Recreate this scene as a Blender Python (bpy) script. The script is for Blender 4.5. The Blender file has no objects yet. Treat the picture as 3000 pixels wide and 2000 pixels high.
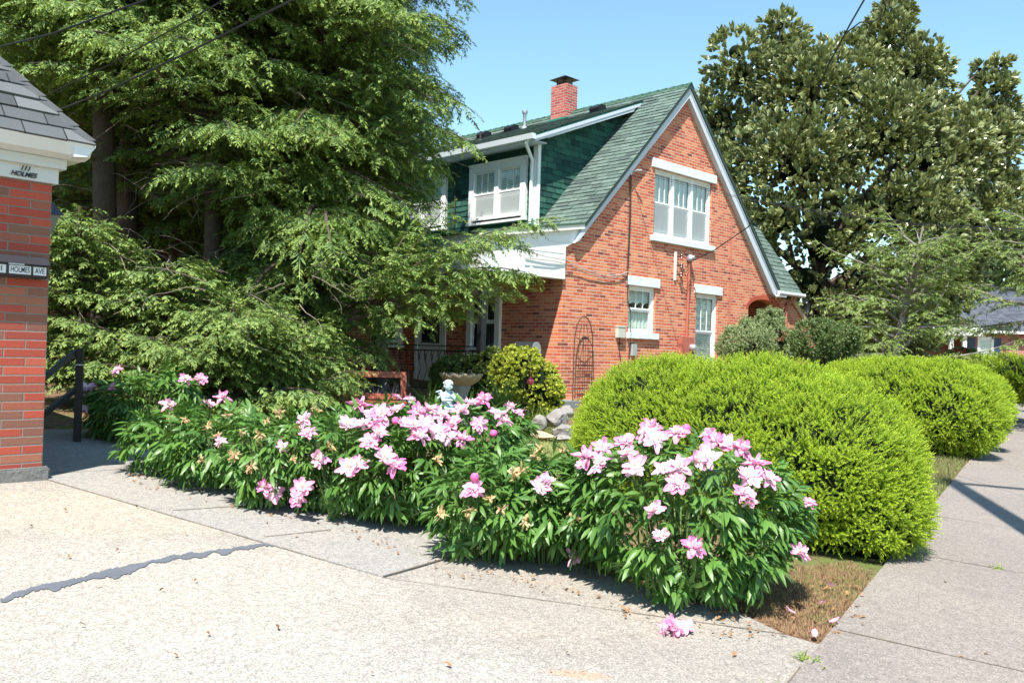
import bpy, bmesh, math, random
import numpy as np
from mathutils import Vector, Matrix, noise as mnoise
from mathutils.geometry import tessellate_polygon
rad=math.radians
SC=bpy.context.scene
COL=SC.collection
rng=np.random.default_rng(7); random.seed(7)

# ---------------------------------------------------------------- camera
FPX=2586.0; PITCH=rad(0.70); ROLL=rad(1.679); EYE=np.array([0,0,1.6])
fw=np.array([0,math.cos(PITCH),math.sin(PITCH)]); up0=np.array([0,-math.sin(PITCH),math.cos(PITCH)]); rt0=np.array([1.,0,0])
RT=math.cos(ROLL)*rt0+math.sin(ROLL)*up0; UP=-math.sin(ROLL)*rt0+math.cos(ROLL)*up0; FW=fw
cd=bpy.data.cameras.new('camera'); cam=bpy.data.objects.new('camera',cd); COL.objects.link(cam)
cd.sensor_width=36; cd.lens=FPX/3000*36; cd.clip_start=.05; cd.clip_end=3000
Mx=Matrix(((RT[0],UP[0],-FW[0],EYE[0]),(RT[1],UP[1],-FW[1],EYE[1]),(RT[2],UP[2],-FW[2],EYE[2]),(0,0,0,1)))
cam.matrix_world=Mx; SC.camera=cam
# ---------------------------------------------------------------- sky, sun, exposure
AZ,EL=rad(13.5),rad(59.5)
SUN=np.array([math.sin(AZ)*math.cos(EL),math.cos(AZ)*math.cos(EL),-math.sin(EL)])   # direction the light travels
w=bpy.data.worlds.new('World'); SC.world=w; w.use_nodes=True
nt=w.node_tree; bg=nt.nodes['Background']; sky=nt.nodes.new('ShaderNodeTexSky'); sky.sky_type='NISHITA'; sky.sun_disc=False
sky.sun_elevation=EL; sky.sun_rotation=rad(180)+AZ; sky.air_density=1.25; sky.dust_density=0.1; sky.ozone_density=1.15; sky.altitude=100
mx=nt.nodes.new('ShaderNodeMix'); mx.data_type='RGBA'; mx.blend_type='MULTIPLY'; mx.inputs[0].default_value=1; mx.inputs[7].default_value=(.86,1.04,1.03,1); nt.links.new(sky.outputs[0],mx.inputs[6]); nt.links.new(mx.outputs[2],bg.inputs[0]); bg.inputs[1].default_value=0.112
sd=bpy.data.lights.new('sun','SUN'); sd.energy=5.0; sd.angle=rad(.55); sd.color=(1,.95,.87)
so=bpy.data.objects.new('sun',sd); COL.objects.link(so)
so.rotation_euler=Vector(SUN).to_track_quat('-Z','Y').to_euler(); so.location=(-20,-20,40)
SC.view_settings.view_transform='Standard'; SC.view_settings.look='None'; SC.view_settings.exposure=1.02; SC.view_settings.gamma=1
SC.cycles.max_bounces=7; SC.cycles.diffuse_bounces=3; SC.cycles.transparent_max_bounces=12; SC.cycles.caustics_reflective=False; SC.cycles.caustics_refractive=False

# ---------------------------------------------------------------- places
def ray(x,y): return FW+RT*(x-1500)/FPX-UP*(y-1000)/FPX
def at(x,y,d): return EYE+ray(x,y)*d
def Dat(x,y,d): return at(x*1.2755,y*1.2755,d)
GA,GB=-.063,.038
def gz(X,Y):
    p=GA*X+GB*Y
    if p>.85: return .85+.45*(1-math.exp(-(p-.85)/.45))
    if p<-.6: return -.6-.6*(1-math.exp((p+.6)/.6))
    return p
def G(x,y,dz=0):
    r=ray(x,y); t=(dz-1.6)/(r[2]-GA*r[0]-GB*r[1]); return EYE+r*t
def DG(x,y,dz=0): return G(x*1.2755,y*1.2755,dz)
YH=rad(44.428); HO=np.array([1.0384,17.4135,.6044])
HU=np.array([math.cos(YH),math.sin(YH),0]); HN=np.array([-math.sin(YH),math.cos(YH),0])
def H(u,n,z): return HO+HU*u+HN*n+np.array([0,0,z])
def plane_hit(x,y,nv,p0):
    r=ray(x,y); return EYE+r*(((p0-EYE)@nv)/(r@nv))
def hloc(p): q=np.array(p)-HO; return np.array([q@HU,q@HN,q[2]])
def gab(x,y,off=0): return hloc(plane_hit(x,y,HN,HO+HN*off))
def sidep(x,y,off=0): return hloc(plane_hit(x,y,HU,HO+HU*off))
YG=rad(47.99); GO=np.array([-3.6438,6.9139,.5017])

# ---------------------------------------------------------------- object helpers
def link(name,me,mat=None,parent=None):
    o=bpy.data.objects.new(name,me); COL.objects.link(o)
    if mat is not None and hasattr(me,'materials'):
        for m in (mat if isinstance(mat,(list,tuple)) else [mat]): me.materials.append(m)
    if parent is not None: o.parent=parent
    return o
def tag(o,label,cat,group=None,kind=None):
    o['label']=label; o['category']=cat
    if group: o['group']=group
    if kind: o['kind']=kind
    return o
def empty(name,loc,rotz=0,label=None,cat=None,group=None):
    o=bpy.data.objects.new(name,None); COL.objects.link(o); o.location=tuple(loc); o.rotation_euler=(0,0,rotz); o.empty_display_size=.1
    if label: tag(o,label,cat,group)
    return o
def dup(root,loc,rotz=None,label=None):
    r=root.copy(); COL.objects.link(r); r.location=tuple(loc)
    if rotz is not None: r.rotation_euler=(0,0,rotz)
    if label: r['label']=label
    for c in list(root.children):
        k=c.copy(); COL.objects.link(k); k.parent=r
        for g in list(c.children):
            q=g.copy(); COL.objects.link(q); q.parent=k
    return r
class MB:
    def __init__(s): s.v=[]; s.f=[]; s.m=[]
    def add(s,vs,fs,mi=0):
        b=len(s.v); s.v+= [tuple(map(float,p)) for p in vs]; s.f+=[tuple(b+i for i in f) for f in fs]; s.m+=[mi]*len(fs); return s
    def box(s,x0,y0,z0,x1,y1,z1,mi=0):
        return s.add([(x0,y0,z0),(x1,y0,z0),(x1,y1,z0),(x0,y1,z0),(x0,y0,z1),(x1,y0,z1),(x1,y1,z1),(x0,y1,z1)],
            [(0,3,2,1),(4,5,6,7),(0,1,5,4),(1,2,6,5),(2,3,7,6),(3,0,4,7)],mi)
    def beam(s,p,q,w,h,up=(0,0,1),mi=0):
        p=np.array(p,float);q=np.array(q,float);d=q-p;d/=np.linalg.norm(d);S=np.cross(d,up);S/=np.linalg.norm(S);U=np.cross(S,d)
        c=[]
        for a in (p,q):
            for i,j in ((-1,-1),(1,-1),(1,1),(-1,1)): c.append(a+S*i*w/2+U*j*h/2)
        return s.add(c,[(0,3,2,1),(4,5,6,7),(0,1,5,4),(1,2,6,5),(2,3,7,6),(3,0,4,7)],mi)
    def tube(s,pts,r,n=8,mi=0,cap=True):
        pts=[np.array(p,float) for p in pts]; k=len(pts); R=r if hasattr(r,'__len__') else [r]*k
        ref=np.array([0.13,.21,.97]); vs=[]
        for i,p in enumerate(pts):
            d=pts[min(i+1,k-1)]-pts[max(i-1,0)]; d/=np.linalg.norm(d)+1e-9
            a=np.cross(d,ref)
            if np.linalg.norm(a)<.15: a=np.cross(d,np.array([1.,.1,0]))
            a/=np.linalg.norm(a); b=np.cross(d,a)
            for j in range(n):
                t=2*math.pi*j/n; vs.append(p+(a*math.cos(t)+b*math.sin(t))*R[i])
        fs=[(i*n+j,i*n+(j+1)%n,(i+1)*n+(j+1)%n,(i+1)*n+j) for i in range(k-1) for j in range(n)]
        if cap: fs+=[tuple(range(n))[::-1],tuple((k-1)*n+j for j in range(n))]
        return s.add(vs,fs,mi)
    def lathe(s,prof,c=(0,0,0),n=24,mi=0,fn=None):
        vs=[]
        for i,(r,z) in enumerate(prof):
            for j in range(n):
                t=2*math.pi*j/n; rr,zz=(r,z) if fn is None else fn(r,z,t,i)
                vs.append((c[0]+rr*math.cos(t),c[1]+rr*math.sin(t),c[2]+zz))
        k=len(prof); fs=[(i*n+j,i*n+(j+1)%n,(i+1)*n+(j+1)%n,(i+1)*n+j) for i in range(k-1) for j in range(n)]
        fs+=[tuple(range(n))[::-1],tuple((k-1)*n+j for j in range(n))]
        return s.add(vs,fs,mi)
    def prism(s,poly,y0,y1,axis='y',mi=0,holes=()):
        """poly in (a,c) extruded from y0 to y1 along the third axis; with holes"""
        mp={'y':lambda a,c,b:(a,b,c),'x':lambda a,c,b:(b,a,c),'z':lambda a,c,b:(a,c,b)}[axis]
        loops=[list(poly)]+[list(h) for h in holes]
        tris=tessellate_polygon([[Vector((a,c,0)) for a,c in L] for L in loops]); flat=[p for L in loops for p in L]; n=len(flat)
        vs=[mp(a,c,y0) for a,c in flat]+[mp(a,c,y1) for a,c in flat]
        fs=[tuple(t) for t in tris]+[tuple(n+i for i in t[::-1]) for t in tris]
        b=0
        for L in loops:
            k=len(L); fs+=[(b+i,b+(i+1)%k,n+b+(i+1)%k,n+b+i) for i in range(k)]; b+=k
        return s.add(vs,fs,mi)
    def map(s,fn): s.v=[tuple(map(float,fn(*p))) for p in s.v]; return s
    def mesh(s,name,smooth=False,fix=True,bevel=0):
        me=bpy.data.meshes.new(name); me.from_pydata(s.v,[],s.f)
        for p,m in zip(me.polygons,s.m): p.material_index=m
        if fix or bevel:
            bm=bmesh.new(); bm.from_mesh(me)
            if bevel:
                bmesh.ops.bevel(bm,geom=[e for e in bm.edges if len(e.link_faces)==2 and e.calc_face_angle(0)>.5],offset=bevel,segments=2,affect='EDGES')
            bmesh.ops.recalc_face_normals(bm,faces=bm.faces); bm.to_mesh(me); bm.free()
        if smooth:
            for p in me.polygons: p.use_smooth=True
            try: me.set_sharp_from_angle(angle=rad(45))
            except Exception: pass
        return me
    def build(s,name,mat,parent=None,smooth=False,fix=True,bevel=0): return link(name,s.mesh(name,smooth,fix,bevel),mat,parent)
# ---- fast big meshes
def unit(vs,fs,tip=None):
    V=np.array(vs,float); return V,np.array(fs,int),(np.zeros(len(V)) if tip is None else np.array(tip,float))
def bigmesh(name,V,F,attr,mat,parent,smooth=False):
    me=bpy.data.meshes.new(name); k=F.shape[1]
    me.vertices.add(len(V)); me.vertices.foreach_set('co',V.astype(np.float32).ravel())
    me.loops.add(F.size); me.loops.foreach_set('vertex_index',F.astype(np.int32).ravel())
    me.polygons.add(len(F)); me.polygons.foreach_set('loop_start',np.arange(0,F.size,k,dtype=np.int32))
    try: me.polygons.foreach_set('loop_total',np.full(len(F),k,dtype=np.int32))
    except Exception: pass
    if smooth: me.polygons.foreach_set('use_smooth',np.ones(len(F),dtype=bool))
    me.update(calc_edges=True)
    if attr is not None:
        a=me.color_attributes.new('leaf','FLOAT_COLOR','POINT'); a.data.foreach_set('color',attr.astype(np.float32).ravel())
    return link(name,me,mat,parent)
def arrays(U,T,R,S,rnd=None):
    V,F,tip=U; n=len(T)
    P=np.einsum('nij,vj->nvi',R*(S[:,None,None] if np.ndim(S)==1 else S[:,None,:]),V)+T[:,None,:]
    Fa=(F[None]+(np.arange(n)*len(V))[:,None,None]).reshape(-1,F.shape[1])
    rnd=rng.random(n) if rnd is None else rnd
    A=np.zeros((n,len(V),4)); A[:,:,0]=rnd[:,None]; A[:,:,1]=tip[None]; A[:,:,2]=rng.random(n)[:,None]; A[:,:,3]=1
    return P.reshape(-1,3),Fa,A.reshape(-1,4)
def scatter(name,U,T,R,S,mat,parent,rnd=None,smooth=False):
    return bigmesh(name,*arrays(U,T,R,S,rnd),mat,parent,smooth)
def nrm(a): return a/(np.linalg.norm(a,axis=-1,keepdims=True)+1e-9)
def basis(X,hint):
    X=nrm(X); Y=nrm(np.cross(hint,X)); Z=np.cross(X,Y); return np.stack([X,Y,Z],-1)
def rnd3(n,s=1.): return rng.normal(0,s,(n,3))

# ---------------------------------------------------------------- materials
class Mt:
    def __init__(s,name):
        s.m=bpy.data.materials.new(name); s.m.use_nodes=True; s.t=s.m.node_tree; s.t.nodes.clear()
        s.out=s.n('ShaderNodeOutputMaterial')
    def n(s,t,**kw):
        x=s.t.nodes.new(t)
        for k,v in kw.items(): setattr(x,k,v)
        return x
    def set(s,sock,v):
        if isinstance(v,bpy.types.NodeSocket): s.t.links.new(v,sock)
        elif v is not None: sock.default_value=v if not (isinstance(v,tuple) and len(v)==3 and sock.type=='RGBA') else (*v,1)
    def math(s,op,a,b=None,c=None,clamp=False):
        x=s.n('ShaderNodeMath',operation=op,use_clamp=clamp); s.set(x.inputs[0],a)
        if b is not None: s.set(x.inputs[1],b)
        if c is not None: s.set(x.inputs[2],c)
        return x.outputs[0]
    def mix(s,f,a,b,blend='MIX'):
        x=s.n('ShaderNodeMix',data_type='RGBA',blend_type=blend); s.set(x.inputs[0],f); s.set(x.inputs[6],a); s.set(x.inputs[7],b); return x.outputs[2]
    def noise(s,vec,scale,detail=3,rough=.55,dist=0):
        x=s.n('ShaderNodeTexNoise'); s.set(x.inputs['Vector'],vec); x.inputs['Scale'].default_value=scale; x.inputs['Detail'].default_value=detail; x.inputs['Roughness'].default_value=rough; x.inputs['Distortion'].default_value=dist; return x.outputs['Fac']
    def ramp(s,f,stops,interp='LINEAR'):
        x=s.n('ShaderNodeValToRGB'); s.set(x.inputs[0],f); cr=x.color_ramp; cr.interpolation=interp
        while len(cr.elements)<len(stops): cr.elements.new(.5)
        for e,(p,c) in zip(cr.elements,stops): e.position=p; e.color=(*c,1) if len(c)==3 else c
        return x.outputs[0]
    def obj(s): return s.n('ShaderNodeTexCoord').outputs['Object']
    def smooth(s,v,a,b):
        x=s.n('ShaderNodeMapRange',interpolation_type='SMOOTHSTEP'); s.set(x.inputs[0],v); x.inputs[1].default_value=a; x.inputs[2].default_value=b; return x.outputs[0]
    def bump(s,h,strength=.5,dist=.01):
        x=s.n('ShaderNodeBump'); s.set(x.inputs['Height'],h); x.inputs['Strength'].default_value=strength; x.inputs['Distance'].default_value=dist; return x.outputs[0]
    def bsdf(s,col,rough=.7,spec=.5,metal=0,normal=None,trans=0,**kw):
        x=s.n('ShaderNodeBsdfPrincipled'); s.set(x.inputs['Base Color'],col); s.set(x.inputs['Roughness'],rough); x.inputs['Specular IOR Level'].default_value=spec; s.set(x.inputs['Metallic'],metal)
        if trans: x.inputs['Transmission Weight'].default_value=trans
        if normal is not None: s.set(x.inputs['Normal'],normal)
        return x.outputs[0]
    def fin(s,sh): s.t.links.new(sh,s.out.inputs[0]); return s.m
def plain(name,col,rough=.6,spec=.4,metal=0,var=.12,scale=6,bump=0,bscale=40):
    m=Mt(name); o=m.obj(); f=m.noise(o,scale,4)
    c=m.mix(f,tuple(x*(1-var) for x in col),tuple(min(1,x*(1+var)) for x in col))
    return m.fin(m.bsdf(c,rough,spec,metal,m.bump(m.noise(o,bscale,3),bump,.01) if bump else None))
def wallcoords(m):
    tc=m.n('ShaderNodeTexCoord'); sp=m.n('ShaderNodeSeparateXYZ'); m.set(sp.inputs[0],tc.outputs['Object']); sn=m.n('ShaderNodeSeparateXYZ'); m.set(sn.inputs[0],tc.outputs['Normal'])
    g=m.math('GREATER_THAN',m.math('ABSOLUTE',sn.outputs[0]),.6)
    h=m.math('ADD',m.math('MULTIPLY',sp.outputs[1],g),m.math('MULTIPLY',sp.outputs[0],m.math('SUBTRACT',1,g)))
    return tc,sp,h
def cells(m,h,v,w,ht,off=.5):
    rf=m.math('DIVIDE',v,ht); row=m.math('FLOOR',rf); fy=m.math('FRACT',rf)
    sh=m.math('MULTIPLY',m.math('FLOORED_MODULO',row,2.),off)
    xf=m.math('ADD',m.math('DIVIDE',h,w),sh); colm=m.math('FLOOR',xf); fx=m.math('FRACT',xf)
    cb=m.n('ShaderNodeCombineXYZ'); m.set(cb.inputs[0],colm); m.set(cb.inputs[1],row)
    wn=m.n('ShaderNodeTexWhiteNoise',noise_dimensions='2D'); m.set(wn.inputs['Vector'],cb.outputs[0])
    return wn,fx,fy
def brick(name,stops,mortar,w=.205,ht=.0677,mw=.011,rowlock=False):
    m=Mt(name); tc,sp,h=wallcoords(m); v=sp.outputs[2]
    wob=m.math('MULTIPLY',m.math('SUBTRACT',m.noise(tc.outputs['Object'],9,2),.5),.008)
    v=m.math('ADD',v,wob); h=m.math('ADD',h,wob)
    wn,fx,fy=cells(m,h,v,w,ht)
    ex=m.math('MULTIPLY',m.math('MINIMUM',fx,m.math('SUBTRACT',1,fx)),w); ey=m.math('MULTIPLY',m.math('MINIMUM',fy,m.math('SUBTRACT',1,fy)),ht)
    e=m.math('MINIMUM',ex,ey); body=m.smooth(e,mw/2-.002,mw/2+.0022)
    bc=m.ramp(wn.outputs['Value'],stops)
    n1=m.noise(tc.outputs['Object'],60,4,.65); bc=m.mix(.42,bc,m.mix(n1,(.1,.1,.1),(.95,.95,.95)),'OVERLAY')
    st=m.noise(tc.outputs['Object'],1.3,4); bc=m.mix(m.math('MULTIPLY',st,.2),bc,(.50,.22,.13))
    mc=m.mix(m.noise(tc.outputs['Object'],25,3),tuple(x*.72 for x in mortar),tuple(min(1,x*1.2) for x in mortar))
    c=m.mix(body,mc,bc)
    hgt=m.math('ADD',m.math('MULTIPLY',body,1.),m.math('MULTIPLY',n1,.3))
    return m.fin(m.bsdf(c,.85,.25,0,m.bump(hgt,.7,.006)))
def shingle(name,stops,horiz='auto',w=.3,ht=.14,axis=2):
    """coloured tabs; courses follow object z (and the strips are real geometry)"""
    m=Mt(name); tc,sp,h=wallcoords(m)
    uv=m.n('ShaderNodeUVMap'); su=m.n('ShaderNodeSeparateXYZ'); m.set(su.inputs[0],uv.outputs[0])
    wn,fx,fy=cells(m,su.outputs[0],su.outputs[1],w,1.0,.37)
    c=m.ramp(wn.outputs['Value'],stops)
    n1=m.noise(tc.outputs['Object'],140,3,.7); c=m.mix(.35,c,m.mix(n1,(.15,.15,.15),(.85,.85,.85)),'OVERLAY')
    n2=m.noise(tc.outputs['Object'],2.2,4); c=m.mix(m.math('MULTIPLY',n2,.2),c,tuple(x*1.2 for x in stops[-1][1]))
    edge=m.smooth(m.math('MINIMUM',fx,m.math('SUBTRACT',1,fx)),0.0,.03)
    c=m.mix(edge,(.012,.02,.018),c)
    return m.fin(m.bsdf(c,.95,.15,0,m.bump(m.math('ADD',n1,m.math('MULTIPLY',edge,1.5)),.5,.006)))
def leaf(name,dark,light,tipc,tipmix=1.,rough=.5,spec=.4,trans=.25,tr_col=None,rndmix=1.,gloss=None):
    m=Mt(name); a=m.n('ShaderNodeVertexColor',layer_name='leaf'); s=m.n('ShaderNodeSeparateColor'); m.set(s.inputs[0],a.outputs[0])
    o=m.obj(); big=m.noise(o,1.1,3)
    f=m.math('ADD',m.math('MULTIPLY',s.outputs[0],.6*rndmix),m.math('MULTIPLY',m.math('SUBTRACT',big,.25),.8),clamp=True)
    c=m.mix(f,dark,light); c=m.mix(m.math('MULTIPLY',s.outputs[1],tipmix,clamp=True),c,tipc)
    b=m.bsdf(c,rough,spec)
    if trans:
        t=m.n('ShaderNodeBsdfTranslucent'); m.set(t.inputs[0],m.mix(.5,c,tr_col or light))
        x=m.n('ShaderNodeMixShader'); x.inputs[0].default_value=trans; m.set(x.inputs[1],b); m.set(x.inputs[2],t.outputs[0]); b=x.outputs[0]
    return m.fin(b)

BR=[(0,(.16,.045,.035)),(.035,(.32,.07,.05)),(.14,(.48,.105,.06)),(.3,(.58,.135,.06)),(.42,(.44,.15,.08)),(.52,(.62,.20,.10)),(.8,(.67,.245,.12)),(.93,(.56,.12,.055)),(1,(.34,.06,.04))]
M={}
M['brick']=brick('house_brick',BR,(.62,.48,.38))
M['gbrick']=brick('garage_brick',[(0,(.19,.08,.06)),(.12,(.22,.10,.07)),(.17,(.30,.05,.035)),(.5,(.38,.06,.04)),(.8,(.45,.08,.05)),(.9,(.33,.13,.08)),(1,(.27,.045,.035))],(.23,.205,.185),w=.305,mw=.010)
M['cbrick']=brick('chimney_brick',[(0,(.26,.05,.045)),(.5,(.38,.08,.065)),(1,(.48,.13,.10))],(.5,.42,.40))
M['rbrick']=brick('ranch_brick',[(0,(.22,.06,.05)),(.5,(.36,.10,.08)),(1,(.45,.15,.11))],(.5,.42,.38))
M['wingbrick']=brick('wing_brick',[(0,(.2,.045,.03)),(.5,(.38,.075,.045)),(1,(.5,.12,.06))],(.45,.4,.35))
M['roof']=shingle('green_shingles',[(0,(.055,.078,.073)),(.15,(.078,.108,.098)),(.35,(.092,.132,.115)),(.7,(.108,.152,.130)),(1,(.128,.175,.152))])
M['cheek']=shingle('dark_green_shingle_siding',[(0,(.014,.035,.036)),(.2,(.022,.065,.055)),(.6,(.032,.10,.075)),(1,(.048,.135,.10))],w=.28)
M['groof']=shingle('grey_shingles',[(0,(.055,.06,.065)),(.5,(.10,.11,.115)),(1,(.15,.155,.16))],w=.3)
M['slate']=shingle('slate_blue_shingles',[(0,(.055,.06,.08)),(.5,(.08,.088,.108)),(1,(.11,.12,.14))],w=.3)
M['white']=plain('white_paint',(.80,.81,.80),.45,.4,0,.05,3)
M['cream']=plain('cream_paint',(.74,.73,.66),.5,.4,0,.05,3)
M['fascia']=plain('weathered_white_fascia',(.56,.61,.67),.55,.3,0,.08,3,.1,30)  # white boards in bluish grey: shade under the roof edge put into the colour
M['stone']=plain('rough_painted_stone',(.70,.76,.80),.85,.2,0,.12,9,.8,22)
M['blackmetal']=plain('black_iron',(.015,.016,.019),.42,.5,.2,.3,20)
M['ironrust']=plain('weathered_iron',(.055,.04,.04),.7,.4,.3,.4,30)
M['galv']=plain('galvanised_metal',(.55,.58,.62),.4,.5,.7,.15,12)
M['redpaint']=plain('brick_red_paint',(.42,.13,.09),.6,.3,0,.12,8)
M['beigebox']=plain('beige_plastic',(.50,.53,.44),.5,.4,0,.06,8)
M['greybox']=plain('grey_plastic',(.34,.37,.36),.5,.4,0,.06,8)
M['cable']=plain('black_cable',(.02,.02,.022),.6,.4,0,.2,8)
M['gcable']=plain('grey_cable',(.42,.40,.38),.6,.4,0,.2,8)
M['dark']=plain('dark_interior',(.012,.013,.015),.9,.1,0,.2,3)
M['blind']=plain('white_blind_slats',(.78,.86,.84),.6,.3,0,.06,5)
M['lace']=plain('lace_curtain',(.62,.66,.60),.9,.1,0,.15,14)
M['screen']=plain('grey_insect_screen',(.42,.45,.46),.8,.2,0,.04,4)
M['green']=plain('green_flashing',(.03,.22,.15),.5,.4,0,.15,8)
M['bark']=plain('brown_bark',(.10,.075,.06),.95,.1,0,.4,12,1.,30)
M['gbark']=plain('grey_bark',(.22,.20,.18),.95,.1,0,.3,12,.8,30)
M['twig']=plain('dry_pale_twig',(.24,.19,.16),.9,.1,0,.3,12)
M['rock']=plain('grey_field_stone',(.25,.23,.215),.9,.2,0,.45,7,1.,12)
M['sandrock']=plain('tan_sandstone',(.50,.34,.22),.9,.2,0,.25,6,.8,15)
M['concrete_old']=plain('old_cast_concrete',(.27,.22,.15),.9,.2,0,.22,14,.6,50)
M['ped']=plain('grey_cast_concrete',(.20,.22,.22),.9,.2,0,.25,14,.5,40)
M['statue']=plain('pale_blue_grey_cast_stone',(.40,.50,.54),.8,.25,0,.25,26,.4,60)
M['wood']=plain('red_stained_wood',(.27,.07,.032),.5,.4,0,.3,14)
M['navy']=plain('navy_shutter_paint',(.035,.05,.10),.5,.4,0,.1,5)
M['insul']=plain('brown_porcelain',(.10,.03,.02),.25,.6,0,.2,20)
def glass():
    m=Mt('window_glass'); t=m.n('ShaderNodeBsdfTransparent'); m.set(t.inputs[0],(.90,.96,.95)); g=m.n('ShaderNodeBsdfGlossy'); g.inputs['Roughness'].default_value=.03
    fr=m.n('ShaderNodeLayerWeight'); fr.inputs[0].default_value=.5; f=m.math('ADD',m.math('MULTIPLY',m.math('POWER',fr.outputs['Facing'],3.),.7),.07,clamp=True)
    x=m.n('ShaderNodeMixShader'); m.set(x.inputs[0],f); m.set(x.inputs[1],t.outputs[0]); m.set(x.inputs[2],g.outputs[0]); return m.fin(x.outputs[0])
M['glass']=glass()
def pinkglass():
    m=Mt('pink_glass'); b=m.bsdf((.75,.10,.16),.08,.7,0,None,.35); return m.fin(b)
M['pink']=pinkglass()

# ---------------------------------------------------------------- ground
def concrete(name,base,warm,dark,sc=1.,agg=.35,patch=None):
    m=Mt(name); o=m.obj()
    vo=m.n('ShaderNodeTexVoronoi'); m.set(vo.inputs['Vector'],o); vo.inputs['Scale'].default_value=95
    cell=m.ramp(vo.outputs['Color'],[(0,(.2,.18,.17)),(.35,(.45,.43,.40)),(.6,(.58,.55,.51)),(1,(.95,.92,.88))])
    n1=m.noise(o,.55,5,.6,.4); n2=m.noise(o,3.2,6,.7); n3=m.noise(o,26,6,.85)
    c=m.mix(m.smooth(n1,.42,.66),base,warm); c=m.mix(m.math('MULTIPLY',m.smooth(n2,.48,.75),.6),c,dark)
    if patch:
        for (px,py,rx,ry,colr,k) in patch:
            mp=m.n('ShaderNodeMapping'); m.set(mp.inputs[0],o); mp.vector_type='POINT'; mp.inputs['Location'].default_value=(-px/rx,-py/ry,0); mp.inputs['Scale'].default_value=(1/rx,1/ry,0)
            ln=m.n('ShaderNodeVectorMath',operation='LENGTH'); m.set(ln.inputs[0],mp.outputs[0]); d=m.math('ADD',ln.outputs['Value'],m.math('MULTIPLY',m.math('SUBTRACT',n2,.5),1.1))
            f=m.math('MULTIPLY',m.math('SUBTRACT',1,m.smooth(d,.55,1.25)),k); c=m.mix(f,c,colr)
    c=m.mix(agg,c,cell,'OVERLAY'); c=m.mix(.5,c,m.mix(m.smooth(n3,.3,.7),(.28,.28,.28),(.72,.72,.72)),'OVERLAY'); n4=m.noise(o,120,3,.7); c=m.mix(.6,c,m.mix(m.smooth(n4,.35,.65),(.25,.25,.25),(.75,.75,.75)),'OVERLAY')
    return m.fin(m.bsdf(c,.92,.15,0,m.bump(m.math('ADD',n3,vo.outputs['Distance']),.45,.004)))
M['drive']=concrete('exposed_aggregate_concrete',(.265,.245,.222),(.30,.27,.232),(.21,.195,.18),patch=[(-1.9,4.6,1.6,1.1,(.325,.305,.272),.85),(-3.0,6.1,1.1,.7,(.345,.315,.26),.7),(-.6,3.6,1.6,.7,(.32,.31,.285),.7),(-4.0,5.0,1.2,.8,(.36,.32,.25),.5),(.35,4.05,.16,.05,(.45,.22,.12),.45),(.9,3.75,.12,.05,(.45,.22,.12),.6)])
M['walk']=concrete('broom_finished_concrete',(.272,.262,.246),(.29,.27,.245),(.235,.226,.212),agg=.15)
M['side']=concrete('grey_pink_pavement_concrete',(.215,.192,.176),(.235,.21,.188),(.178,.16,.148),agg=.3)
M['joint']=plain('dirt_filled_joint',(.17,.14,.11),.95,.1,0,.5,12)
M['tar']=plain('grey_tar_sealant',(.115,.125,.145),.6,.4,0,.25,9,.4,20)
def soil():
    m=Mt('soil_and_dry_grass'); o=m.obj(); n1=m.noise(o,1.2,5,.7,.3); n2=m.noise(o,22,5,.8); n3=m.noise(o,90,3,.7)
    c=m.mix(m.smooth(n2,.35,.68),(.11,.065,.04),(.33,.21,.13)); c=m.mix(m.math('MULTIPLY',m.smooth(n1,.45,.6),m.smooth(n2,.3,.6)),c,(.13,.19,.05)); c=m.mix(.5,c,m.mix(n3,(.2,.2,.2),(.8,.8,.8)),'OVERLAY')
    return m.fin(m.bsdf(c,.95,.1,0,m.bump(m.math('ADD',n2,n3),.8,.02)))
M['soil']=soil()
def build_ground():
    xs=np.unique(np.concatenate([-np.geomspace(60,1500,10)[::-1],np.arange(-60,61,2.),np.geomspace(62,1500,10)])); ys=np.unique(np.concatenate([np.array([-900,-300,-100,-50]),np.arange(-30,91,2.),np.geomspace(95,2000,12)]))
    X,Y=np.meshgrid(xs,ys); V=np.array([(x,y,gz(x,y)) for x,y in zip(X.ravel(),Y.ravel())]); nx=len(xs)
    F=[(j*nx+i,j*nx+i+1,(j+1)*nx+i+1,(j+1)*nx+i) for j in range(len(ys)-1) for i in range(nx-1)]
    o=bigmesh('ground',V,np.array(F),None,M['soil'],None); tag(o,'brown soil and dry grass of the yard between house and pavement','ground',kind='structure')
build_ground()
def sheet(name,pts,dz,mat,label,cat,sub=0,thick=0):
    """pts: world xy polygon laid on the sloping ground, dz above it"""
    tris=tessellate_polygon([[Vector((p[0],p[1],0)) for p in pts]]); n=len(pts)
    vs=[(p[0],p[1],GA*p[0]+GB*p[1]+dz) for p in pts]; fs=[tuple(t) for t in tris]
    if thick:
        vs+=[(p[0],p[1],GA*p[0]+GB*p[1]-thick) for p in pts]; fs+=[(i,(i+1)%n,n+(i+1)%n,n+i) for i in range(n)]
    me=bpy.data.meshes.new(name); me.from_pydata(vs,[],fs); bm=bmesh.new(); bm.from_mesh(me); bmesh.ops.recalc_face_normals(bm,faces=bm.faces)
    up=sum(f.normal.z*f.calc_area() for f in bm.faces)
    if up<0: bmesh.ops.reverse_faces(bm,faces=bm.faces)
    bm.to_mesh(me); bm.free(); o=link(name,me,mat); tag(o,label,cat,kind='structure'); return o
sd_=nrm(np.array([25.47-2.45,44.1-5.99])); sp0=np.array([2.45,5.99]); sn_=np.array([sd_[1],-sd_[0]])
def SW(t,s): return sp0+sd_*t+sn_*s
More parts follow.
